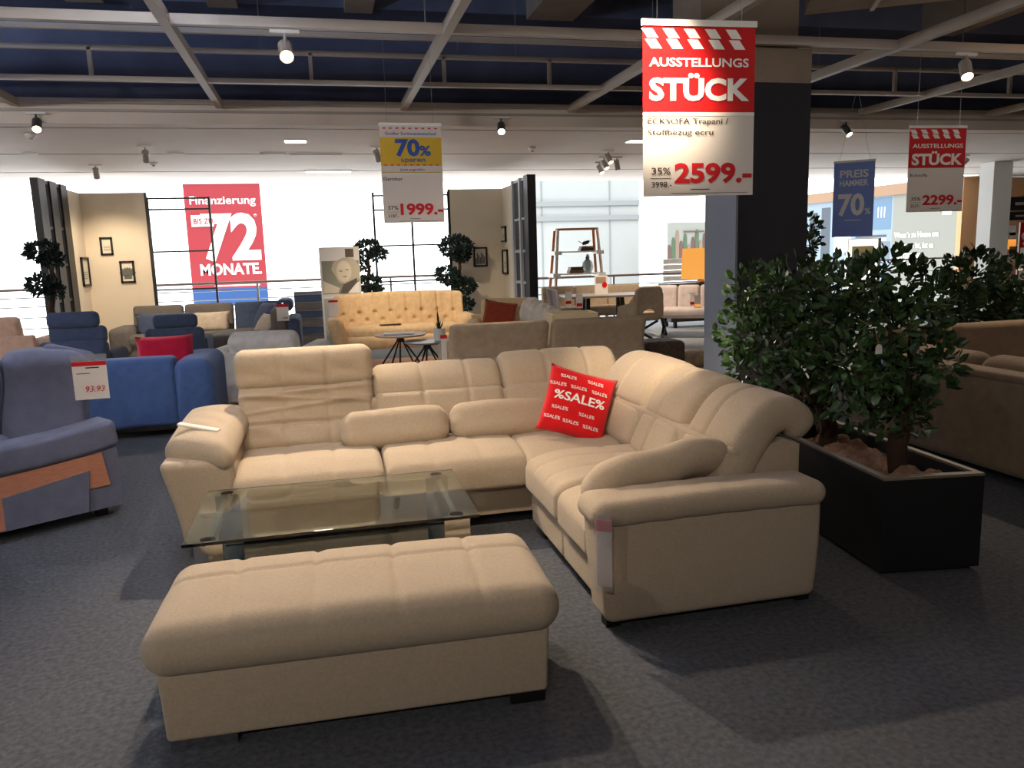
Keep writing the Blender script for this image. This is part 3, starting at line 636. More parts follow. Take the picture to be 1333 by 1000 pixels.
# shell chair with cut-out
dc = thing('shell_chair', 'beige upholstered dining chair with half-round opening in its back', 'chair', (5.08, 12.2, 0), R(196))
poly = [(-.28, .42), (-.16, .42), (-.15, .48), (-.1, .54), (0, .57), (.1, .54), (.15, .48), (.16, .42), (.28, .42), (.3, .55), (.27, .88), (.2, .93), (-.2, .93), (-.27, .88), (-.3, .55)]
sh = MB().prism(poly, .2, .27).build('backrest', TAUPE, dc); sh.modifiers.new('b', 'BEVEL').width = .02
pad('seat', (.54, .52, .12), .05, TAUPE, dc, (0, 0, .43), n=(6, 6, 1), warp=puff((.54, .52, .12), .02))
for s in (-1, 1): MB().prism([(-.22, .42), (.24, .42), (.24, .8), (.1, .66), (-.2, .6)], s*.27-.03, s*.27+.03, 'x').build('arm', TAUPE, dc)
for k in range(2): MB().bar((-.22+.44*k, -.2, .0), (.22-.44*k, .2, .36), .04, .04).build('leg', BLACK, dc); MB().bar((-.22+.44*k, .2, .0), (.22-.44*k, -.2, .36), .04, .04).build('leg', BLACK, dc)
def tufted_bench(label, loc, rz, W, m, backs):
    t = thing('dining_bench', label, 'bench', loc, rz)
    sz = (W, .58, .16); pad('seat', sz, .06, m, t, (0, 0, .42), n=(12, 6, 1), warp=puff(sz, .015))
    ww = W/backs
    for i in range(backs):
        def wf(x, y, z): return (x, y+.12*(z+.2)+(sum(.025*math.exp(-(((x-c)/.03)**2+((z-.02)/.03)**2)) for c in (-ww*.22, ww*.22)) if y < 0 else 0), z)
        pad('back_cushion', (ww-.006, .13, .44), .05, m, t, (-W/2+ww*(i+.5), .27, .66), n=(12, 1, 10), warp=wf)
        for c in (-ww*.22, ww*.22): MB().lathe([(0, -.004), (.012, -.003), (.012, .003), (0, .005)], 8).build('button', m, t, (-W/2+ww*(i+.5)+c, .222, .68), (R(90), 0, 0))
    for s in (-1, 1):
        x = s*W*.34; MB().bar((x, -.26, 0), (x, .26, .35), .05, .05).build('leg', BLACK, t); MB().bar((x, .26, 0), (x, -.26, .35), .05, .05).build('leg', BLACK, t)
    return t
tufted_bench('pale lilac tufted dining bench on crossed black legs near the pillar', (6.12, 12.6, 0), R(-32), 1.15, LILAC, 3)
tufted_bench('long taupe dining bench against the railing behind the table', (4.95, 14.05, 0), R(-6), 1.9, TAUPE, 3)
def tub_chair(loc, rz, label):
    t = thing('tub_chair', label, 'chair', loc, rz)
    sz = (.48, .46, .1); pad('seat', sz, .04, TAUPE, t, (0, 0, .44), n=(6, 6, 1), warp=puff(sz, .015))
    pad('backrest', (.46, .06, .5), .03, LILAC, t, (0, .24, .66), n=(8, 1, 6), warp=lambda x, y, z: (x, y-1.1*x*x+.15*z, z-.5*x*x))
    for sx in (-1, 1):
        for sy in (-1, 1): MB().tube([(sx*.17, sy*.16, .4), (sx*.21, sy*.2, 0)], .014, 6).build('leg', BLACK, t)
    return t
tub_chair((4.05, 12.75, 0), R(75), 'curved pale dining chair at the table end, nearer the cream sofa')
tub_chair((4.12, 13.3, 0), R(80), 'curved pale dining chair tucked beside the ladder shelf')
for i, (x, y, Y) in enumerate(((740, 388, 12.7), (754, 391, 12.6), (908, 392, 12.35), (902, 389, 12.4))):
    q = at(x, y, Y); tg = thing('price_card', ('price card hanging on the back of the chair by the ladder shelf', 'price card with orange print on the chair at the table end', 'orange and white price card on the end of the lilac bench', 'clear price sleeve on the lilac bench beside the pillar')[i], 'price tag', q); rect('card', -.06, -.13, .06, .1, PWHITE if i < 3 else SLEEVE, tg); rect('printed_strip', -.05, -.1, .05, -.05, SHADE if i == 2 else PRED, tg, -.004); box('hook', (-.005, 0, .09), (.005, .16, .1), STEEL, tg)

# ladder shelf with ornaments
ls = thing('ladder_shelf', 'white and copper ladder shelf standing by the railing', 'shelf', (4.83, 14.75, 0), R(-4))
zs = (.12, .62, 1.08, 1.5)
for sx in (-1, 1):
    for yy in (-.2, .2):
        MB().bar((sx*.55, yy*1.6, 0), (sx*.39, yy*.7, 1.95), .035, .045).build('upright', WHITE if yy < 0 else COPPER, ls)
        MB().bar((sx*.52, yy*1.6-.01, 0), (sx*.365, yy*.7-.01, 1.95), .02, .03).build('copper_edge', COPPER, ls)
    for z in zs: box('bracket', (sx*(.53-.08*z)-.07, -.28, z-.04), (sx*(.53-.08*z)+.07, .25, z+.03), WHITE, ls)
for z in zs: wd = .58-.082*z; box('shelf_board', (-wd, -.25+.05*z, z), (wd, .25-.05*z, z+.025), WHITE, ls)
box('top_bar', (-.42, -.14, 1.92), (.42, .14, 1.96), COPPER, ls)
def sitp(px, z): q = at(px, 360, 14.72); return Vector((q.x, 14.72, z))
b1 = sitp(763, 1.525)
o = thing('book_stack', 'stack of two dark books on the top board of the ladder shelf', 'books', b1); box('book', (-.13, -.09, 0), (.13, .09, .05), DARKW, o); box('book', (-.11, -.08, .05), (.12, .08, .09), mat('book_taupe', (130, 100, 84), .7), o)
bird = thing('bird_figurine', 'black bird figurine perched on the books of the ladder shelf', 'figurine', b1+Vector((0, 0, .09)))
v, f = rbox(.14, .06, .07, .029, (4, 2, 2), lambda x, y, z: (x, y*(1-.5*abs(x)/.07), z+.25*x+.02)); mesh('body', v, f, BLACK, bird, (0, 0, .045), smooth=True)
MB().tube([(.055, 0, .08), (.075, 0, .1)], [.022, .018], 8).build('head', BLACK, bird, smooth=True); MB().tube([(.09, 0, .102), (.115, 0, .1)], [.006, .001], 5).build('beak', BLACK, bird); MB().bar((-.06, 0, .05), (-.15, 0, .1), .03, .008).build('tail', BLACK, bird); MB().tube([(0, 0, .03), (0, 0, 0)], .005, 5).build('leg', BLACK, bird)
b2 = sitp(749, 1.105); o = thing('book_stack', 'two brown books lying on the middle board beside the vase', 'books', b2); box('book', (-.14, -.1, 0), (.14, .1, .06), mat('book_brown', (120, 84, 66), .7), o); box('book', (-.12, -.09, .06), (.13, .09, .12), DARKW, o)
b3 = sitp(765, 1.105); vs = thing('glass_vase', 'round ribbed grey glass vase on the middle board of the ladder shelf', 'vase', b3)
MB().lathe([(0, 0), (.06, 0), (.1, .06), (.118, .13), (.1, .2), (.05, .245), (.035, .27), (.045, .3), (.03, .3), (.022, .26), (0, .24)], 24).build('vase_body', mat('smoked_glass', (120, 125, 118), .15, trans=.6), vs, smooth=True); MB().lathe([(0, .3), (.04, .3), (.03, .34), (0, .36)], 14).build('stopper', STEEL, vs, smooth=True)
# sideboard and lamp behind the lilac bench
sb = thing('sideboard', 'dark wood sideboard carrying the orange table lamp', 'sideboard', (7.3, 14.3, 0))
box('body', (-.8, -.25, .12), (.8, .25, .8), DARKW, sb); box('top_board', (-.84, -.28, .8), (.84, .28, .85), DARKW, sb)
for i in range(3): d_ = box('door', (-.78+i*.53, -.27, .16), (-.27+i*.53, -.25, .78), DARKW, sb); box('knob', (-.32+i*.53, -.29, .46), (-.3+i*.53, -.27, .48), STEEL, d_)
for sx in (-.7, .7):
    for sy in (-.2, .2): box('leg', (sx-.03, sy-.03, 0), (sx+.03, sy+.03, .12), BLACK, sb)
q = at(911, 350, 14.25); lp = thing('table_lamp', 'table lamp with glowing square orange shade on the dark sideboard', 'lamp', (q.x, 14.25, .85), R(40))
MB().lathe([(0, 0), (.1, 0), (.1, .02), (.02, .03), (.02, .12), (0, .12)], 16).build('base', STEEL, lp)
box('brass_block', (-.1, -.1, .02), (-.02, -.02, .06), PYEL, lp)
shd = MB(); s0, s1 = .27, .25
for (xa, ya), (xb, yb) in (((-1, -1), (1, -1)), ((1, -1), (1, 1)), ((1, 1), (-1, 1)), ((-1, 1), (-1, -1))): shd.add([(xa*s0, ya*s0, .08), (xb*s0, yb*s0, .08), (xb*s1, yb*s1, .66), (xa*s1, ya*s1, .66)], [(0, 1, 2, 3)])
so = shd.build('lamp_shade', SHADE, lp); so.modifiers.new('s', 'SOLIDIFY').thickness = .006

# ------------------------------------------------------------------ room-set walls, lattices, metal frames, railings
WY = 14.55
def wx(px, Y=WY): return at(px, 320, Y).x
wl_ = struct(box('wall_display_back', (wx(110), WY, 0), (wx(194), WY+.08, 2.70), WALLB)); box('end_post', (wx(194), WY, 0), (wx(194)+.03, WY+.08, 2.70), BLACK, wl_)
wr_ = struct(box('wall_display_back', (wx(588), WY, 0), (wx(655), WY+.08, 2.70), WALLB)); box('end_post', (wx(588)-.03, WY, 0), (wx(588), WY+.08, 2.70), BLACK, wr_)
XL, XR = wx(111), wx(655)
YL1, YL0, YR1, YR0 = atX(93, 320, XL).y, atX(62, 320, XL).y, atX(667, 320, XR).y, atX(689, 320, XR).y
struct(MB().prism([(XL-.06, YL1), (XL, YL1), (XL, WY+.08), (XL-.06, WY+.08)], 0, 2.7, 'z').build('wall_display_side', WALLB))
struct(MB().prism([(XR, YR1), (XR+.06, YR1), (XR+.06, WY+.08), (XR, WY+.08)], 0, 2.7, 'z').build('wall_display_side', WALLB))
def lattice(label, x, y0, y1, cols, dark, side):
    t = thing('lattice_divider', label, 'room divider', (x, 0, 0))
    for i in range(cols+1):
        y = y0+(y1-y0)*i/cols; wd = .05 if dark else .15
        box('post', (-.05, y-wd, 0), (.05, y+wd, 2.75), BLACK if not dark else mat('lattice_grey', (170, 174, 180), .5), t) if not (dark and i == 0) else box('post', (-.07, y-.12, 0), (.07, y+.12, 2.75), BLACK, t)
    for z in (.5, 1.02, 1.55, 2.08, 2.72): box('rail', (-.03, min(y0, y1), z-.02), (.03, max(y0, y1), z+.02), BLACK if not dark else MATS['lattice_grey'], t)
    if dark:
        for i in range(cols):
            ya, yb = y0+(y1-y0)*i/cols, y0+(y1-y0)*(i+1)/cols
            for z in (0, .5, 1.02, 1.55, 2.08): box('dark_pane', (-.01, ya+.1, z+.03), (.01, yb-.06, z+.5 if z < 2 else z+.62), PILLARD, t)
    return t
lattice('open black lattice divider with thick posts at the end of the beige wall', XL-.03, YL0, YL1-.12, 2, False, -1)
lattice('black lattice divider with dark panes and pale bars near the ladder shelf', XR+.03, YR0, YR1-.12, 2, True, 1)
def metal_frame(label, x0, x1, nx, zs, z0, z1, Y):
    t = thing('metal_frame', label, 'metal frame', (0, Y, 0))
    for i in range(nx+1):
        x = x0+(x1-x0)*i/nx; box('mullion', (x-.018, -.018, z0), (x+.018, .018, z1), BLACK, t)
    for z in zs: box('cross_bar', (x0, -.014, z-.014), (x1, .014, z+.014), BLACK, t)
    return t
metal_frame('black metal window frame standing beside the pictures of the beige wall', wx(197), wx(277), 1, (.45, 1.08, 1.72, 2.42, 2.6), 0, 2.62, WY+.02)
metal_frame('black metal window frame behind the tufted cream sofa', wx(489), wx(586), 2, (.45, 1.08, 1.72, 2.35, 2.6), 0, 2.66, WY+.02)
def picture(label, x0, y0, x1, y1, side=None, art='plant'):
    ins = mat('print_paper', (214, 206, 190), .8)
    if side is None:
        a, b = at(x0, y0, WY-.02), at(x1, y1, WY-.02); t = thing('picture_frame', label, 'picture', ((a.x+b.x)/2, WY, (a.z+b.z)/2)); hw, hh = (b.x-a.x)/2, (a.z-b.z)/2
    else:
        a, b = atX(x0, y0, side), atX(x1, y1, side); t = thing('picture_frame', label, 'picture', (side, (a.y+b.y)/2, (a.z+b.z)/2), R(90 if side < 0 else -90)); hw, hh = .2, abs(a.z-b.z)/2
    for q in ((-hw, -hh, -hw+.03, hh), (hw-.03, -hh, hw, hh), (-hw, -hh, hw, -hh+.03), (-hw, hh-.03, hw, hh)): box('frame_bar', (q[0], -.03, q[1]), (q[2], 0, q[3]), BLACK, t)
    rect('print', -hw, -hh, hw, hh, ins, t, -.006)
    ink = mat('print_ink', (96, 96, 92), .8)
    if art == 'plant':
        rect('printed_pot', -.06, -hh*.65, .06, -hh*.3, ink, t, -.009)
        mb = MB()
        for k in range(9):
            an = R(20+k*17.5); L = hh*.75; c, s = math.cos(an), math.sin(an); yk = -.001*k; mb.add([(0, yk, -hh*.3), (c*L*.6+s*.04, yk, -hh*.3+s*L*.6-c*.04), (c*L, yk, -hh*.3+s*L), (c*L*.6-s*.04, yk, -hh*.3+s*L*.6+c*.04)], [(0, 1, 2, 3)])
        mb.build('printed_leaves', ink, t, (0, -.011, 0))
    elif art == 'city':
        for k in range(7): rect('printed_tower', -hw*.7+k*hw*.2, -hh*.7, -hw*.7+k*hw*.2+hw*.15, -hh*.7+hh*(.6+.7*((k*37) % 10)/10), ink, t, -.009)
    else:
        for k in range(4): rect('printed_line', -hw*.5, -hh*.5+k*hh*.15, hw*.5, -hh*.46+k*hh*.15, ink, t, -.009)
picture('black framed pale print, upper one on the beige wall by the lattice', 129, 309, 148, 332, None, 'lines')
picture('black framed print of a leafy potted plant on the beige wall', 155, 340, 177, 368)
picture('narrow black framed picture on the side wall next to the lattice', 104, 335, 117, 372, XL+.005, 'lines')
picture('black framed skyline print on the beige wall beside the round-topped tree', 616, 322, 635, 347, None, 'city')
picture('small upper black framed picture on the side wall by the dark panes', 654, 295, 658, 315, XR-.005, 'lines')
picture('small lower black framed picture on the side wall by the dark panes', 656, 325, 661, 357, XR-.005, 'lines')

def railing(label, x0, x1, Y, zt, zs, step):
    t = thing('railing', label, 'railing', (0, Y, 0))
    MB().tube([(x0, 0, zt), (x1, 0, zt)], .025, 8).build('handrail', mat('rail_wood', (120, 100, 90), .5), t)
    for z in zs: MB().tube([(x0, 0, z), (x1, 0, z)], .012, 6).build('rail', STEEL, t)
    x = x0
    while x <= x1+.01: box('post', (x-.02, -.02, 0), (x+.02, .02, zt), STEEL, t); x += step
    return t
railing('steel railing with dark handrail along the open edge behind the tufted sofa', -9.0, 4.0, 16.4, 1.12, (.2, .4, .6, .8, .97), 2.6)
railing('steel railing with brown handrail behind the dining corner', 4.1, 10.0, 16.0, .99, (.2, .35, .5, .65, .8), 1.97)
railing('steel railing in front of the kitchen poster across the atrium', 10.2, 20.5, 16.4, 1.1, (.2, .4, .6, .8), 2.0)

# ------------------------------------------------------------------ red financing banner beyond the railing
BY = 20.0; a, b = at(246, 238, BY), at(349, 396, BY); q0 = at(258, 396, BY)
bn = thing('banner', 'large red hanging banner reading Finanzierung bis zu 72 Monate', 'banner', ((a.x+b.x)/2-.06, BY, b.z)); hw = (at(346, 238, BY).x-a.x)/2; H_ = a.z-b.z
rect('cloth', -hw, .42, hw, H_, mat('banner_red', (150, 44, 50), .7), bn, 0, .02); rect('blue_foot', -hw, 0, hw, .42, mat('banner_blue', (40, 76, 130), .7), bn, 0, .02); box('top_pole', (-hw-.05, -.04, H_-.03), (hw+.05, .0, H_+.03), STEEL, bn)
for s in (-.8, .8): MB().tube([(s*hw, -.01, H_), (s*hw, -.01, H_+2.5)], .006, 5).build('cable', STEEL, bn)
text('Finanzierung', INKW, bn, 0, H_-.49, .19, hw*1.72, .012, y=-.03)
text('72', INKW, bn, .12, H_-1.75, 1.06, hw*1.52, .035, y=-.03)
rect('white_box', -hw*.86, H_-1.0, -hw*.28, H_-.74, INKW, bn, -.045); text('BIS ZU', INKRED, bn, -hw*.80, H_-.94, .13, hw*.5, .02, 'L', y=-.06)
text('MONATE.', INKW, bn, .06, H_-2.12, .26, hw*1.62, .03, y=-.03); text('*', INKW, bn, hw*.82, H_-.85, .12, None, .03, y=-.03)
rect('fine_print', -hw*.4, H_-2.40, hw*.8, H_-2.37, INKW, bn, -.024); 

# ------------------------------------------------------------------ hanging price signs
def sign(label, x0, y0, x1, y1, Y, rz, split, top_m, gtop=3.2):
    a, b = at(x0, y0, Y), at(x1, y1, Y); hw = abs(b.x-a.x)/2; Hh = a.z-b.z
    t = thing('hanging_sign', label, 'sign', ((a.x+b.x)/2, Y, b.z), rz); zs = Hh*(1-split)
    rect('upper_sheet', -hw, zs+.004, hw, Hh, top_m, t, 0, .004)
    if split < 1: rect('lower_sheet', -hw, 0, hw, zs-.004, PWHITE, t, 0, .004)
    rect('clip_rail', -hw-.005, Hh-.012, hw+.005, Hh+.012, WHITE, t, .004, .014)
    if split < 1: rect('clip_rail', -hw, zs-.006, hw, zs+.008, WHITE, t, .002, .008)
    for s in (-.75, .75): MB().tube([(s*hw, 0, Hh), (s*hw*(.98 if abs(rz) < .2 else .1), 0, gtop-b.z)], .0015, 4).build('string', STEEL, t)
    return t, hw, Hh, zs
def chevrons(t, hw, z0, z1, n=5):
    for r_ in range(2):
        za, zb = (z0+(z1-z0)*(.5*r_), z0+(z1-z0)*(.5*r_+.44)); dx = -(zb-za)*.75
        for k in range(n): x = -hw*.86+k*hw*1.86/n+(0 if r_ == 0 else -.015); rect('slanted_mark', x, za, x+hw*.19, zb, INKW, t, -.005, .001, dx)
def price(t, hw, zs, big, pct, old, h):
    text(big, INKRED, t, hw*.97, zs*.17, h, hw*1.42, .035, 'R'); text(pct, INK, t, -hw*.86, zs*.27, h*.36, hw*.34, .012, 'L'); text(old, INK, t, -hw*.86, zs*.11, h*.3, hw*.36, .01, 'L'); rect('rule', -hw*.88, zs*.22, -hw*.5, zs*.225, INK, t, -.005)
    rect('fine_print', -hw*.15, zs*.075, hw*.2, zs*.085, INK, t, -.005); rect('fine_print', -hw*.5, zs*.03, hw*.9, zs*.036, INK, t, -.005)
t, hw, Hh, zs = sign('big red and white sign reading Ausstellungsstück 2599 above the corner sofa', 838, 28, 977, 254, 3.05, R(-3), .52, PRED)
chevrons(t, hw, Hh*.855, Hh*.975); text('AUSSTELLUNGS', INKW, t, hw*.88, Hh*.755, Hh*.05, hw*1.78, .02, 'R'); text('STÜCK', INKW, t, hw*.9, Hh*.565, Hh*.125, hw*1.8, .04, 'R')
text('ECKSOFA Trapani /', INK, t, -hw*.93, Hh*.425, Hh*.033, hw*1.45, .008, 'L'); text('Stoffbezug ecru', INK, t, -hw*.93, Hh*.36, Hh*.033, hw*1.18, .008, 'L'); price(t, hw, zs, '2599.-', '35%', '3998.-', Hh*.115)
t, hw, Hh, zs = sign('yellow and white sign reading 70% sparen and 1999 hanging over the far sofas', 493, 162, 579, 289, 6.28, R(2), .5, PYEL)
rect('pink_band', -hw, Hh*.87, hw, Hh*.985, PWHITE, t, -.005); rect('pink_band', -hw, Hh*.52, hw, Hh*.585, PWHITE, t, -.005)
for k in range(9): rect('dash', -hw*.9+k*hw*.21, Hh*.955, -hw*.9+k*hw*.21+hw*.09, Hh*.968, PRED, t, -.007); rect('dash', -hw*.9+k*hw*.21, Hh*.585, -hw*.9+k*hw*.21+hw*.09, Hh*.597, PRED, t, -.007)
text('Großer Sortimentswechsel', INKBLUE, t, 0, Hh*.895, Hh*.03, hw*1.66, .012, y=-.008); text('70', INKBLUE, t, -hw*.12, Hh*.69, Hh*.165, hw*.8, .04, y=-.006); text('%', INKBLUE, t, hw*.45, Hh*.69, Hh*.1, hw*.38, .03, y=-.006); text('sparen', INKBLUE, t, hw*.05, Hh*.625, Hh*.05, hw*.8, .012, y=-.006)
text('Jetzt zugreifen', INKBLUE, t, 0, Hh*.535, Hh*.022, hw*.8, .012, y=-.008); text('Garnitur', INK, t, -hw*.95, Hh*.435, Hh*.035, hw*.62, .012, 'L'); price(t, hw, zs, '1999.-', '37%', '3187.-', Hh*.115)
t, hw, Hh, zs = sign('smaller red and white sign reading Ausstellungsstück 2299 above the shaded sofa', 1186, 165, 1250, 275, 6.28, R(-3), .49, PRED)
chevrons(t, hw, Hh*.865, Hh*.975); text('AUSSTELLUNGS', INKW, t, 0, Hh*.755, Hh*.05, hw*1.78, .02); text('STÜCK', INKW, t, 0, Hh*.56, Hh*.13, hw*1.8, .04); text('Ecksofa', INK, t, -hw*.93, Hh*.42, Hh*.035, hw*.6, .01, 'L'); price(t, hw, zs, '2299.-', '35%', '3537.-', Hh*.115)
t, hw, Hh, zs = sign('pale blue hanging sign reading Preishammer 70 beside the pillar', 1091, 210, 1130, 308, 8.26, R(38), 1, PLBLUE, 3.2); t.rotation_euler = (0, 0, R(-38))
text('PREIS', INKW, t, 0, Hh*.79, Hh*.1, hw*1.4, .03); text('HAMMER', INKW, t, 0, Hh*.68, Hh*.08, hw*1.4, .03); text('70', INKW, t, -hw*.1, Hh*.3, Hh*.28, hw*1.3, .035); text('%', INKW, t, hw*.72, Hh*.3, Hh*.08, hw*.3, .03); rect('fine_print', -hw*.4, Hh*.22, hw*.4, Hh*.23, INKW, t, -.005)

# ------------------------------------------------------------------ plants
def leafball(mb, c, rad, n, size, rnd, flat=1.):
    for _ in range(n):
        d = Vector((rnd.gauss(0, 1), rnd.gauss(0, 1), rnd.gauss(0, 1))).normalized(); r_ = rad*(.55+.5*rnd.random()**.5)
        p = Vector(c)+Vector((d.x*r_, d.y*r_, d.z*r_*flat))
        ax = (d+Vector((rnd.gauss(0, .6), rnd.gauss(0, .6), rnd.gauss(.25, .6)))).normalized(); sd = ax.orthogonal().normalized(); sd.rotate(Matrix.Rotation(rnd.random()*6.28, 3, ax)); nn = ax.cross(sd)
        L = size*(.7+.6*rnd.random()); wd = L*.26
        mb.add([p, p+ax*L*.35+sd*wd+nn*L*.05, p+ax*L*.75+sd*wd*.8+nn*L*.03, p+ax*L-nn*L*.08, p+ax*L*.75-sd*wd*.8+nn*L*.03, p+ax*L*.35-sd*wd+nn*L*.05, p+ax*L*.5-nn*L*.06], [(0, 1, 6), (1, 2, 6), (2, 3, 6), (3, 4, 6), (4, 5, 6), (5, 0, 6)])
def ficus(label, base, trunk, blobs, seed, size=.06, nb=230, m=LEAF):
    rnd = random.Random(seed); t = thing('ficus_bush', label, 'plant', base, 0, 'potted ficus bushes')
    MB().tube(trunk, [.045, .05, .04, .03][:len(trunk)], 10).build('trunk', BARK, t, smooth=True)
    mb = MB(); br = MB(); top = Vector(trunk[-1])
    for c, r_ in blobs: leafball(mb, c, r_, int(nb*(r_/.2)**2), size, rnd); br.tube([trunk[-2], (Vector(trunk[-2])+Vector(c))/2+Vector((0, 0, -.04)), c], [.02, .014, .006], 6)
    br.build('branches', BARK, t, smooth=True); f = mb.build('foliage', m, t); f['kind'] = 'stuff'
    return t
Pc = [(2.39, 2.94), (2.86, 2.87), (2.95, 4.12), (2.50, 3.98)]
plt = thing('planter', 'long black rectangular planter box with pale rim behind the corner sofa', 'planter')
cxy = (sum(p[0] for p in Pc)/4, sum(p[1] for p in Pc)/4)
def inset(k): return [(cxy[0]+(p[0]-cxy[0])*k, cxy[1]+(p[1]-cxy[1])*(1-(1-k)*.5)) for p in Pc]
inn = inset(.86)
for i in range(4):
    j = (i+1) % 4; MB().prism([Pc[i], Pc[j], inn[j], inn[i]], 0.02, .45, 'z').build('side_board', PLANTER, plt); MB().prism([Pc[i], Pc[j], inn[j], inn[i]], .45, .462, 'z').build('rim', PLRIM, plt)
MB().prism(inn, .02, .33, 'z').build('soil', BARK, plt); MB().prism(inset(.9), 0, .02, 'z').build('foot_frame', BLACK, plt)
# jute cloth crumpled over the soil
V = []; Fc = []; N = 26
for i in range(N+1):
    for j in range(N+1):
        u, v = i/N, j/N; p0 = Vector(inn[0]).lerp(Vector(inn[3]), v); p1 = Vector(inn[1]).lerp(Vector(inn[2]), v); p = p0.lerp(p1, .03+.94*u)
        z = .385+.035*math.sin(u*9+v*14)*math.sin(v*23-u*5)+.03*math.sin(v*37+u*11)*math.sin(u*13)+.012*random.random()-(.04 if i in (0, N) or j in (0, N) else 0)
        V.append((p.x, p.y, z))
for i in range(N):
    for j in range(N): a = i*(N+1)+j; Fc.append((a, a+N+1, a+N+2, a+1))
jc = mesh('jute_cloth', V, Fc, JUTE, None, smooth=True); jc.modifiers.new('s', 'SOLIDIFY').thickness = .004; tag(jc, 'crumpled brown jute cloth tucked around the trunks in the planter', 'cloth')
def pz(x, y, Y): q = at(x, y, Y); return q
def blobs(base, pts): return [((at(x, y, Y)-Vector(base)), r_) for x, y, Y, r_ in pts]
b_ = Vector((2.66, 3.75, .36)); ficus('leafy dark ficus in the planter next to the pillar, bushy above the flared sofa back', b_, [(0, 0, 0), (.02, 0, .14), (-.02, .02, .28), (.02, .04, .42)], blobs(b_, [(985, 385, 4.1, .17), (1030, 380, 3.95, .18), (1075, 395, 3.8, .19), (1000, 440, 4.0, .17), (1050, 445, 3.85, .2), (975, 480, 4.05, .14), (1040, 500, 3.8, .17), (1085, 470, 3.7, .19)]), 3)
b_ = Vector((2.72, 3.25, .36)); ficus('dense dark ficus with thick trunk and small tag at the open planter end', b_, [(0, 0, 0), (.0, .02, .15), (.03, 0, .32), (0, 0, .46)], blobs(b_, [(1110, 385, 3.5, .17), (1150, 372, 3.4, .17), (1190, 385, 3.35, .15), (1135, 430, 3.35, .19), (1185, 430, 3.25, .18), (1110, 480, 3.3, .17), (1160, 490, 3.2, .18), (1210, 470, 3.2, .13), (1170, 530, 3.25, .15), (1120, 520, 3.3, .14)]), 5)
b_ = Vector((2.80, 3.95, .36)); ficus('ficus standing at the pillar end of the planter, half hidden by its neighbours', b_, [(0, 0, 0), (0, .02, .15), (.02, 0, .35)], blobs(b_, [(1010, 400, 4.5, .2), (1090, 375, 4.3, .19), (970, 430, 4.4, .17), (1060, 430, 4.3, .2)]), 8)
pt = thing('plant_tag', 'small pale label hanging from a string on the dense ficus', 'label', at(1144, 455, 2.93)); MB().prism([(-.016, -.02), (.016, -.02), (.016, .012), (.006, .022), (-.006, .022), (-.016, .012)], -.001, .001).build('card', PWHITE, pt); MB().tube([(0, 0, .02), (0, .03, .09), (0, .14, .12)], .0015, 4).build('string', JUTE, pt)
# ficus group farther back, beyond the shaded sofa, in a second planter
p2 = thing('planter', 'second black planter box standing behind the shaded sofa', 'planter', (7.4, 6.6, 0)); box('box_body', (-1.1, -.3, 0), (1.1, .3, .5), PLANTER, p2); box('rim', (-1.12, -.32, .5), (1.12, .32, .52), PLRIM, p2)
b_ = Vector((6.9, 6.6, .5)); ficus('upright ficus behind the shaded sofa below the smaller red sign', b_, [(0, 0, 0), (0, 0, .2), (.03, 0, .4)], blobs(b_, [(1265, 362, 6.5, .26), (1235, 392, 6.5, .24), (1285, 405, 6.6, .26), (1250, 425, 6.6, .2)]), 11, .085, 200)
b_ = Vector((7.9, 6.6, .5)); ficus('ficus beside the white column at the far planter end', b_, [(0, 0, 0), (0, 0, .2), (.03, 0, .4)], blobs(b_, [(1325, 365, 6.6, .24), (1330, 405, 6.6, .28), (1305, 425, 6.7, .22)]), 12, .085, 200)
b_ = Vector((5.75, 8.3, 0)); ficus('slim ficus peeking out beside the charcoal pillar', b_, [(0, 0, 0), (0, 0, .4), (.02, 0, .8), (0, 0, 1.1)], blobs(b_, [(1050, 295, 8.3, .14), (1046, 320, 8.3, .15), (1056, 312, 8.4, .1)]), 14, .08, 200)

# cloud-pruned trees by the display walls
def cloudtree(label, X, Y, pts, seed, loose):
    rnd = random.Random(seed); t = thing('cloud_pruned_tree', label, 'tree', (X, Y, 0), 0, 'cloud pruned display trees')
    MB().lathe([(0, 0), (.15, 0), (.19, .3), (.17, .3), (.16, .26), (0, .26)], 18).build('pot', mat('grey_pot', (110, 112, 112), .7), t)
    zt = max(at(x, y, Y).z for x, y, r_ in pts); MB().tube([(0, 0, .25), (.05, .02, .6), (-.04, 0, 1.0), (.03, 0, 1.3), (0, 0, zt)], [.05, .045, .038, .03, .02], 8).build('trunk', BARK, t, smooth=True)
    br = MB()
    for x, y, r_ in pts:
        q = at(x, y, Y)-Vector((X, Y, 0)); mb = MB(); leafball(mb, q, r_, int(420*(r_/.2)**2), .07, rnd, .62); f = mb.build('foliage_pad', LEAFD, t); f['kind'] = 'stuff'
        br.tube([(0, 0, q.z-.12), q], [.02, .01], 6)
    br.build('branches', BARK, t, smooth=True)
cloudtree('cloud pruned tree silhouetted against daylight beside the open lattice', at(66, 360, 10.72).x, 10.72, [(55, 327, .16), (66, 337, .12), (56, 371, .16), (70, 378, .1)], 21, 1)
cloudtree('cloud pruned tree behind the portrait display', at(479, 360, 13.9).x, 13.9, [(478, 324, .2), (491, 330, .14), (470, 345, .12), (480, 370, .2), (488, 378, .12)], 22, 1)
cloudtree('cloud pruned tree with round crown in front of the skyline print', at(597, 360, 13.9).x, 13.9, [(594, 321, .27), (600, 332, .16), (582, 358, .2), (604, 372, .19), (590, 365, .14), (600, 397, .2)], 23, 1)

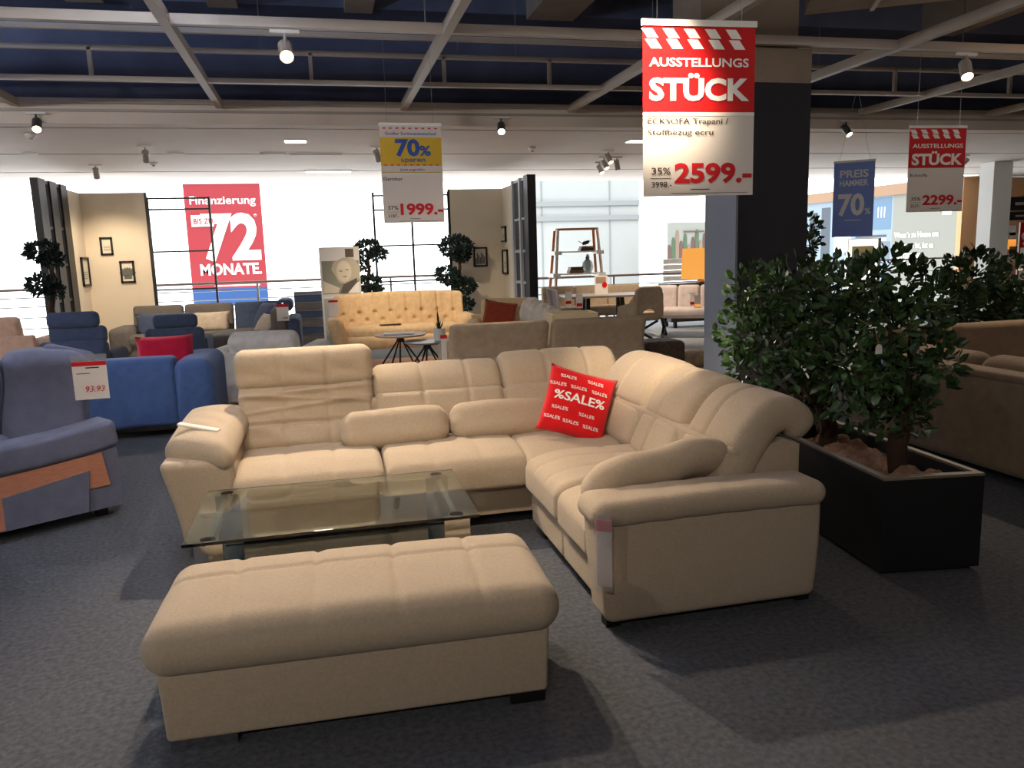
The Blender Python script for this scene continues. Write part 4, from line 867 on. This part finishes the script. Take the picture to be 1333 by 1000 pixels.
# portrait display and rack of carpet samples
pd = thing('poster_stand', 'upright poster stand with a pale portrait photograph beside the tufted sofa', 'poster', at(449, 450, 13.3)); pd.location.z = 0; c0 = at(422, 322, 13.3); c1 = at(474, 318, 13.3); hw = (c1.x-c0.x)/2; Hh = c0.z
rect('panel', -hw, .0, hw, Hh, PWHITE, pd, .02, .04); gp = mat('poster_olive', (150, 152, 136), .6); sk = mat('poster_skin', (226, 216, 196), .6); hr = mat('poster_dark', (98, 88, 80), .6)
rect('photo', -hw*.9, .95, hw*.95, Hh*.87, gp, pd, -.024); rect('logo_square', hw*.3, Hh*.9, hw*.72, Hh*.98, hr, pd, -.026)
def pshape(name, pts, m_, lay): MB().prism([(x_, .95+(z_-.95)*.72) for x_, z_ in pts], -.027-.003*lay-.001, -.027-.003*lay).build(name, m_, pd)
pshape('printed_hair', [(-.02, 1.2), (.2, 1.12), (.3, 1.3), (.32, 1.55), (.22, 1.74), (.06, 1.76), (-.1, 1.66), (-.14, 1.5)], mat('poster_hair', (196, 190, 168), .6), 0)
pshape('printed_arm', [(-hw*.88, .97), (-.05, .97), (-.02, 1.08), (-hw*.88, 1.25)], sk, 1)
pshape('printed_shirt', [(.1, .96), (hw*.94, .96), (hw*.94, 1.18), (.3, 1.22), (.2, 1.15)], INKW, 1)
pshape('printed_face', [(.06+.12*math.cos(k*.3927), 1.45+.24*math.sin(k*.3927)) for k in range(16)], sk, 2)
pshape('printed_scarf', [(-.02, .96), (.1, .96), (.26, 1.2), (.26, 1.3), (.2, 1.26), (.04, 1.16)], hr, 3)
for x_, z_, w_ in ((.01, 1.31, .05), (.11, 1.33, .05), (.07, 1.22, .06)): rect('printed_feature', x_-w_/2, z_, x_+w_/2, z_+.012, hr, pd, -.038)
rect('lower_print', -hw*.9, .1, hw*.95, .88, mat('poster_green', (176, 186, 182), .6), pd, -.024)
rk = thing('sample_rack', 'grey rack of carpet samples with pale edges behind the grey sofa', 'rack', at(406, 440, 13.9)); rk.location.z = 0; hw = (at(425, 400, 13.9).x-at(386, 400, 13.9).x)/2
box('back_board', (-hw, 0, 0), (hw, .3, .98), mat('rack_grey', (112, 112, 124), .8), rk)
for k in range(6): box('sample_board', (-hw+.02, -.03, .14+k*.135), (hw-.02, .0, .25+k*.135), (GREYF, SLATE)[k % 2], rk); box('ledge', (-hw, -.05, .255+k*.135), (hw, 0, .27+k*.135), STEEL, rk)

# ------------------------------------------------------------------ blue-grey sofa at the near edge, turned towards the walkway
d0, d1 = Vector((-2.55, 4.27, 0)), Vector((-1.27, 5.12, 0)); ang = math.atan2(d1.y-d0.y, d1.x-d0.x)
B = thing('blue_grey_sofa', 'blue-grey sofa with a warm light patch painted on its arm beside the corner sofa arm', 'sofa', d1, ang)   # local x along the arm towards its tip, y away
prof = [(-1.6, .06), (.0, .06), (.01, .30), (.0, .46), (-.3, .44), (-.8, .40), (-1.6, .36)]
MB().prism(prof, 0, .2).build('arm_body', BROWNF, B)
slab('arm_roll', [(-1.6, .43), (-.8, .45), (-.3, .475), (.01, .515)], -.03, .2, .165, .035, BROWNF, B, 'x', n=(4, 30, 1), crown=0)
[o for o in B.children if o.name.startswith('arm_roll')][0].data.transform(Matrix(((0, 1, 0, 0), (1, 0, 0, 0), (0, 0, 1, 0), (0, 0, 0, 1))))
MB().prism([(-1.5, .07), (-.2, .07), (-.2, .2), (-.06, .2), (-.09, .405), (-.5, .375), (-.8, .36), (-1.5, .335)], -.012, 0).build('painted_light_patch', SALM, B)  # pool of warm light on the arm, painted as a salmon sheet
MB().prism([(-.63, .068), (-.2, .068), (-.17, .31), (-.63, .255)], -.024, -.012).build('painted_shade_patch', BROWNF, B)  # shaded part inside the painted light, cut out in plain sofa fabric
for i, (x, w_, z, y) in enumerate(((-.24, .46, 1.0, .36), (-.68, .44, 1.03, .46), (-1.12, .46, 1.0, .4))):
    pad('back_cushion', (w_, .28, .60), .09, BROWNF, B, (x, y, z-.29), (R(4), 0, R(-6+4*i)), n=(10, 4, 10), warp=lambda x, y, z, i=i: (x+.02*math.sin(z*8+i), y+.03*math.cos(z*7+i), z+.02*math.cos(x*8)-.08*x))
pad('headrest_flap', (.3, .1, .14), .045, BROWNF, B, (-.1, .34, .95), (R(10), R(18), 0), n=(6, 2, 3))
pad('seat_base', (1.5, .9, .34), .05, BROWNF, B, (-.82, .62, .24), n=(4, 4, 2)); pad('seat_cushion', (1.4, .75, .18), .07, BROWNF, B, (-.85, .65, .45), n=(6, 6, 1))
for x in (-.1, -1.4):
    for y in (.08, 1.0): box('foot', (x-.03, y-.03, 0), (x+.03, y+.03, .08), BLACK, B)
q = at(118, 493, 4.95); pc = thing('price_card', 'white price card with red strip hanging on the blue-grey sofa', 'price tag', q, R(4)); rect('card', -.09, -.12, .09, .1, PWHITE, pc); rect('red_strip', -.09, .075, .09, .1, PRED, pc, -.004); rect('plastic_flap', -.095, .1, .095, .14, SLEEVE, pc, 0); text('93.93', INKRED, pc, .02, -.075, .035, .1, .0, shear=.2); rect('fine_print', -.07, .03, .0, .034, INK, pc, -.004); rect('fine_print', -.02, .06, .05, .067, INK, pc, -.004)

# ------------------------------------------------------------------ shaded corner sofa at the other side of the planter
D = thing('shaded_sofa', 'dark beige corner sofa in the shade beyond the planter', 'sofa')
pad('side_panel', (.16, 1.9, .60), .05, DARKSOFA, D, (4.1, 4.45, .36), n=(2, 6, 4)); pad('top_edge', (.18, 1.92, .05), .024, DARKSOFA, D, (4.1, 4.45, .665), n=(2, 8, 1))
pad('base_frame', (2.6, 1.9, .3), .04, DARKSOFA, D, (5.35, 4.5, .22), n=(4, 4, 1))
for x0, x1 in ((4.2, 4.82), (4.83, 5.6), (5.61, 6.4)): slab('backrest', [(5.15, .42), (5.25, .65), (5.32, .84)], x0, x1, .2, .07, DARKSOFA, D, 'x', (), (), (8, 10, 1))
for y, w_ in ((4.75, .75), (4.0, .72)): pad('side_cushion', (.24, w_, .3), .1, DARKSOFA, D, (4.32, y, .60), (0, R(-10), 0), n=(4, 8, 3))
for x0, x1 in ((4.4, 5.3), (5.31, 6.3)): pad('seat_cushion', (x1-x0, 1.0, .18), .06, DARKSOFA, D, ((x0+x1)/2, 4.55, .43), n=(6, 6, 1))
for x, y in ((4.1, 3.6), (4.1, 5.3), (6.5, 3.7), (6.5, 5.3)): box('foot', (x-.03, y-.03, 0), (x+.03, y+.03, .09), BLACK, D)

# ------------------------------------------------------------------ atrium beyond the railing
aw = struct(box('wall_atrium', (at(690, 300, 20).x-.4, 20, -4), (at(832, 300, 20).x, 20.3, 6), WHITEW)); xa, xb = at(690, 300, 20).x-.4, at(832, 300, 20).x
for y in (265, 284): z = at(760, y, 20).z; box('wall_ledge', (xa, 19.94, z-.06), (xb, 20, z+.06), mat('ledge_grey', (140, 142, 141), .7), aw)
for px in (706, 794): x = at(px, 300, 20).x; box('panel_joint', (x-.02, 19.985, -4), (x+.02, 20, 6), MATS['ledge_grey'], aw)
# cactus mural on the far white wall
c0, c1 = at(868, 290, 24), at(945, 335, 24)
mu = thing('mural', 'large mural of cacti and pots hanging across the atrium', 'mural', (c0.x, 24, c1.z)); W_, H2 = c1.x-c0.x, c0.z-c1.z
rect('panel', 0, 0, W_, H2, mat('mural_ground', (128, 130, 122), .7), mu, 0, .06)
cg, ct, cp = mat('mural_green', (66, 84, 60), .7), mat('mural_tan', (120, 100, 84), .7), mat('mural_brown', (86, 64, 56), .7)
for i in range(15):
    x = W_*(.03+.065*i); h2 = H2*(.4+.5*((i*7) % 5)/5); w2 = W_*.03; m_ = (cp, cg, ct)[i % 3]
    MB().prism([(x-w2, .02), (x+w2, .02), (x+w2, h2*.8), (x+w2*.6, h2*.95), (x, h2), (x-w2*.6, h2*.95), (x-w2, h2*.8)], -.07-.002*i, -.064).build('painted_cactus', m_, mu)
rect('painted_bar', W_*.25, H2*.72, W_*.6, H2*.76, cp, mu, -.11, .002, 0); MB().tube([(W_*.5, -.01, H2), (W_*.5, -.01, 6-c1.z)], .01, 4).build('cable', STEEL, mu); MB().tube([(W_*.1, -.01, H2), (W_*.1, -.01, 6-c1.z)], .01, 4).build('cable', STEEL, mu)
c0 = at(864, 345, 18.5); c1 = at(886, 375, 18.5); st = thing('timber_screen', 'pale board screen standing below the cactus mural', 'screen', (c0.x, 18.5, 0))
for k in range(9): box('plank', (0, 0, .02+k*.14), (1.2, .05, .145+k*.14), mat('pale_timber', (140, 128, 112), .8, 0, .15, 6), st)
box('floor_slab', (-1, -1, -.2), (3, 1, 0), GREYFLOOR, st)
# building front across the atrium: fascia, kitchen poster, text panel
A0, A1 = dp(1048, 340, 30.8), dp(1262, 340, 23.6); vx = (A1-A0); vx.z = 0; Lw = vx.length; an = math.atan2(vx.y, vx.x)
fz = lambda px, py, dpt: dp(px, py, dpt).z
ft = thing('kitchen_billboard', 'long billboard with kitchen photograph and white slogan under a beige fascia', 'billboard', (A0.x, A0.y, 0), an); z0, z1, z2 = -1.0, 3.05, 3.4
rect('fascia', -1, z1, Lw+.6, z2, mat('fascia_tan', (128, 100, 76), .7), ft, 0, .2)
sxp = lambda px: Lw*(px-1048)/(1262-1048)*(1.0+.22*(1-(px-1048)/214))
kx = sxp(1165)
rect('kitchen_photo', -1, z0, kx, z1, mat('photo_blue_grey', (112, 126, 136), .6), ft, 0, .1); rect('text_panel', kx, z0, Lw, z1, mat('panel_greige', (112, 112, 103), .6), ft, 0, .1); rect('end_strip', Lw, z0, Lw+.5, z1, mat('strip_rose', (130, 120, 113), .6), ft, 0, .1)
dkb = mat('photo_dark', (56, 62, 70), .6)
for px0, px1, za, zb, m_ in ((1056, 1066, 1.0, 2.7, dkb), (1072, 1084, .9, 2.85, dkb), (1090, 1112, 1.2, 2.7, INKW), (1130, 1163, 1.95, 3.0, mat('photo_blue', (76, 100, 120), .6)), (1118, 1158, 1.7, 1.78, dkb), (1126, 1158, 1.58, 1.68, INKW), (1140, 1163, .9, 1.55, mat('photo_slate', (90, 98, 108), .6)), (1072, 1082, .6, 1.0, cg)): rect('printed_shape', sxp(px0), za, sxp(px1), zb, m_, ft, -.105)
for i in range(3): rect('printed_pendant', sxp(1146+i*4), 2.35, sxp(1147+i*4), 2.7, INKW, ft, -.11)
for i, (s_, wpx) in enumerate((("Wenn´s zu Hause am", 60), ("schönsten ist, ist es", 54), ("MUSTERRING.", 40))): text(s_, INKW, ft, kx+.12, 1.66-i*.34, .18, (sxp(1165+wpx)-kx)*.93, .02, 'L', y=-.12)
for i in range(3): rect('app_icon', kx+.12+i*.35, .72, kx+.3+i*.35, .92, INKW, ft, -.105)
rect('logo_mark', Lw-1.0, 2.3, Lw-.65, 2.65, INKW, ft, -.105); 
for x in (0, Lw/2, Lw): box('support', (x-.1, .1, -4), (x+.1, .3, 3.3), STEEL, ft)
lb = thing('lightbox_poster', 'bright framed lightbox with a sepia room photograph behind the planter', 'lightbox', at(1121, 345, 16.0)); lb.location.z = 0; hw = .40
rect('case', -hw, 0, hw, 1.62, WHITE, lb, .05, .1); rect('lit_face', -hw+.02, .1, hw-.02, 1.6, mat('lightbox_face', (255, 246, 226), .5, emit=1.1), lb, -.052); rect('photo', -hw+.1, .95, hw-.12, 1.45, mat('photo_sepia', (190, 168, 112), .5), lb, -.056); rect('side_edge', hw, 0, hw+.07, 1.62, mat('case_grey', (110, 110, 112), .6), lb, .03, .08)
for k in range(5): rect('printed_shape', -hw+.12+k*.11, 1.0+.02*k, -hw+.19+k*.11, 1.2+.05*(k % 3), hr, lb, -.06)
for k in range(3): rect('printed_dot', -hw+.14+k*.12, .8, -hw+.18+k*.12, .84, dkb, lb, -.056)
wc = thing('column', 'white square column beside the shop front beyond the plants', 'column'); wc['kind'] = 'structure'
xc = at(1289, 300, 13.2).x; y2 = atX(1271, 300, xc).y; box('shaft', (xc, 13.2, 0), (at(1313, 300, 13.2).x, y2, 3.0), WHITE, wc); box('skirting', (xc-.02, 13.18, 0), (at(1313, 300, 13.2).x+.02, y2+.02, .1), STEEL, wc)
sf = struct(box('wall_shop', (15.2, 16.45, 0), (23.9, 16.6, 3.0), mat('shop_wall', (214, 164, 118), .8)))
for (x, y, w_, h_, lab) in ((1326, 265, 1.3, .32, 'dark shop sign board high on the orange shop wall'), (1326, 281, 1.3, .2, 'narrow dark board under the shop sign')):
    q = at(x, y, 16.4); o = thing('shop_board', lab, 'sign', (q.x+.3, 16.42, q.z)); rect('board', -w_/2, -h_/2, w_/2, h_/2, BLACK, o, .02, .03); rect('pale_line', -w_*.3, -h_*.12, w_*.4, h_*.1, mat('board_text', (170, 160, 150), .6), o, -.013)
for k in range(5):
    q = at(1319+(k % 2)*5, 300+k*9, 16.35); o = thing('wall_shelf_item', ('paper notice on the orange shop wall, highest of the row', 'paper notice under the highest one on the shop wall', 'pale notice in the middle of the shop wall row', 'notice above the lowest one on the shop wall', 'lowest notice on the orange shop wall')[k], 'notice', (q.x, 16.43, q.z)); rect('sheet', -.16, -.12, .16, .12, (PWHITE, CREAMP, SHADE, DARKW, CREAMP)[k], o, .01, .015)
q = at(1329, 345, 11.5); rs_ = thing('stand_sign', 'white stand sign with red head and a figure nine beside the white column', 'sign', (q.x+.1, 11.5, 0)); rect('panel', -.2, .35, .3, 1.78, PWHITE, rs_, 0, .03); rect('red_head', -.2, 1.35, .3, 1.78, PRED, rs_, -.032); rect('red_edge', -.2, .35, -.17, 1.35, PRED, rs_, -.032); text('9', INKW, rs_, -.1, 1.4, .22, None, .03, 'C', y=-.04); box('foot', (-.2, -.15, 0), (.3, .15, .35), STEEL, rs_)

struct(box('beam_atrium', (-9, 19.9, 5.84), (3, 20.1, 6.1), STEEL)); struct(box('beam_atrium', (9, 23.85, 6.0), (20, 24.1, 6.2), STEEL))
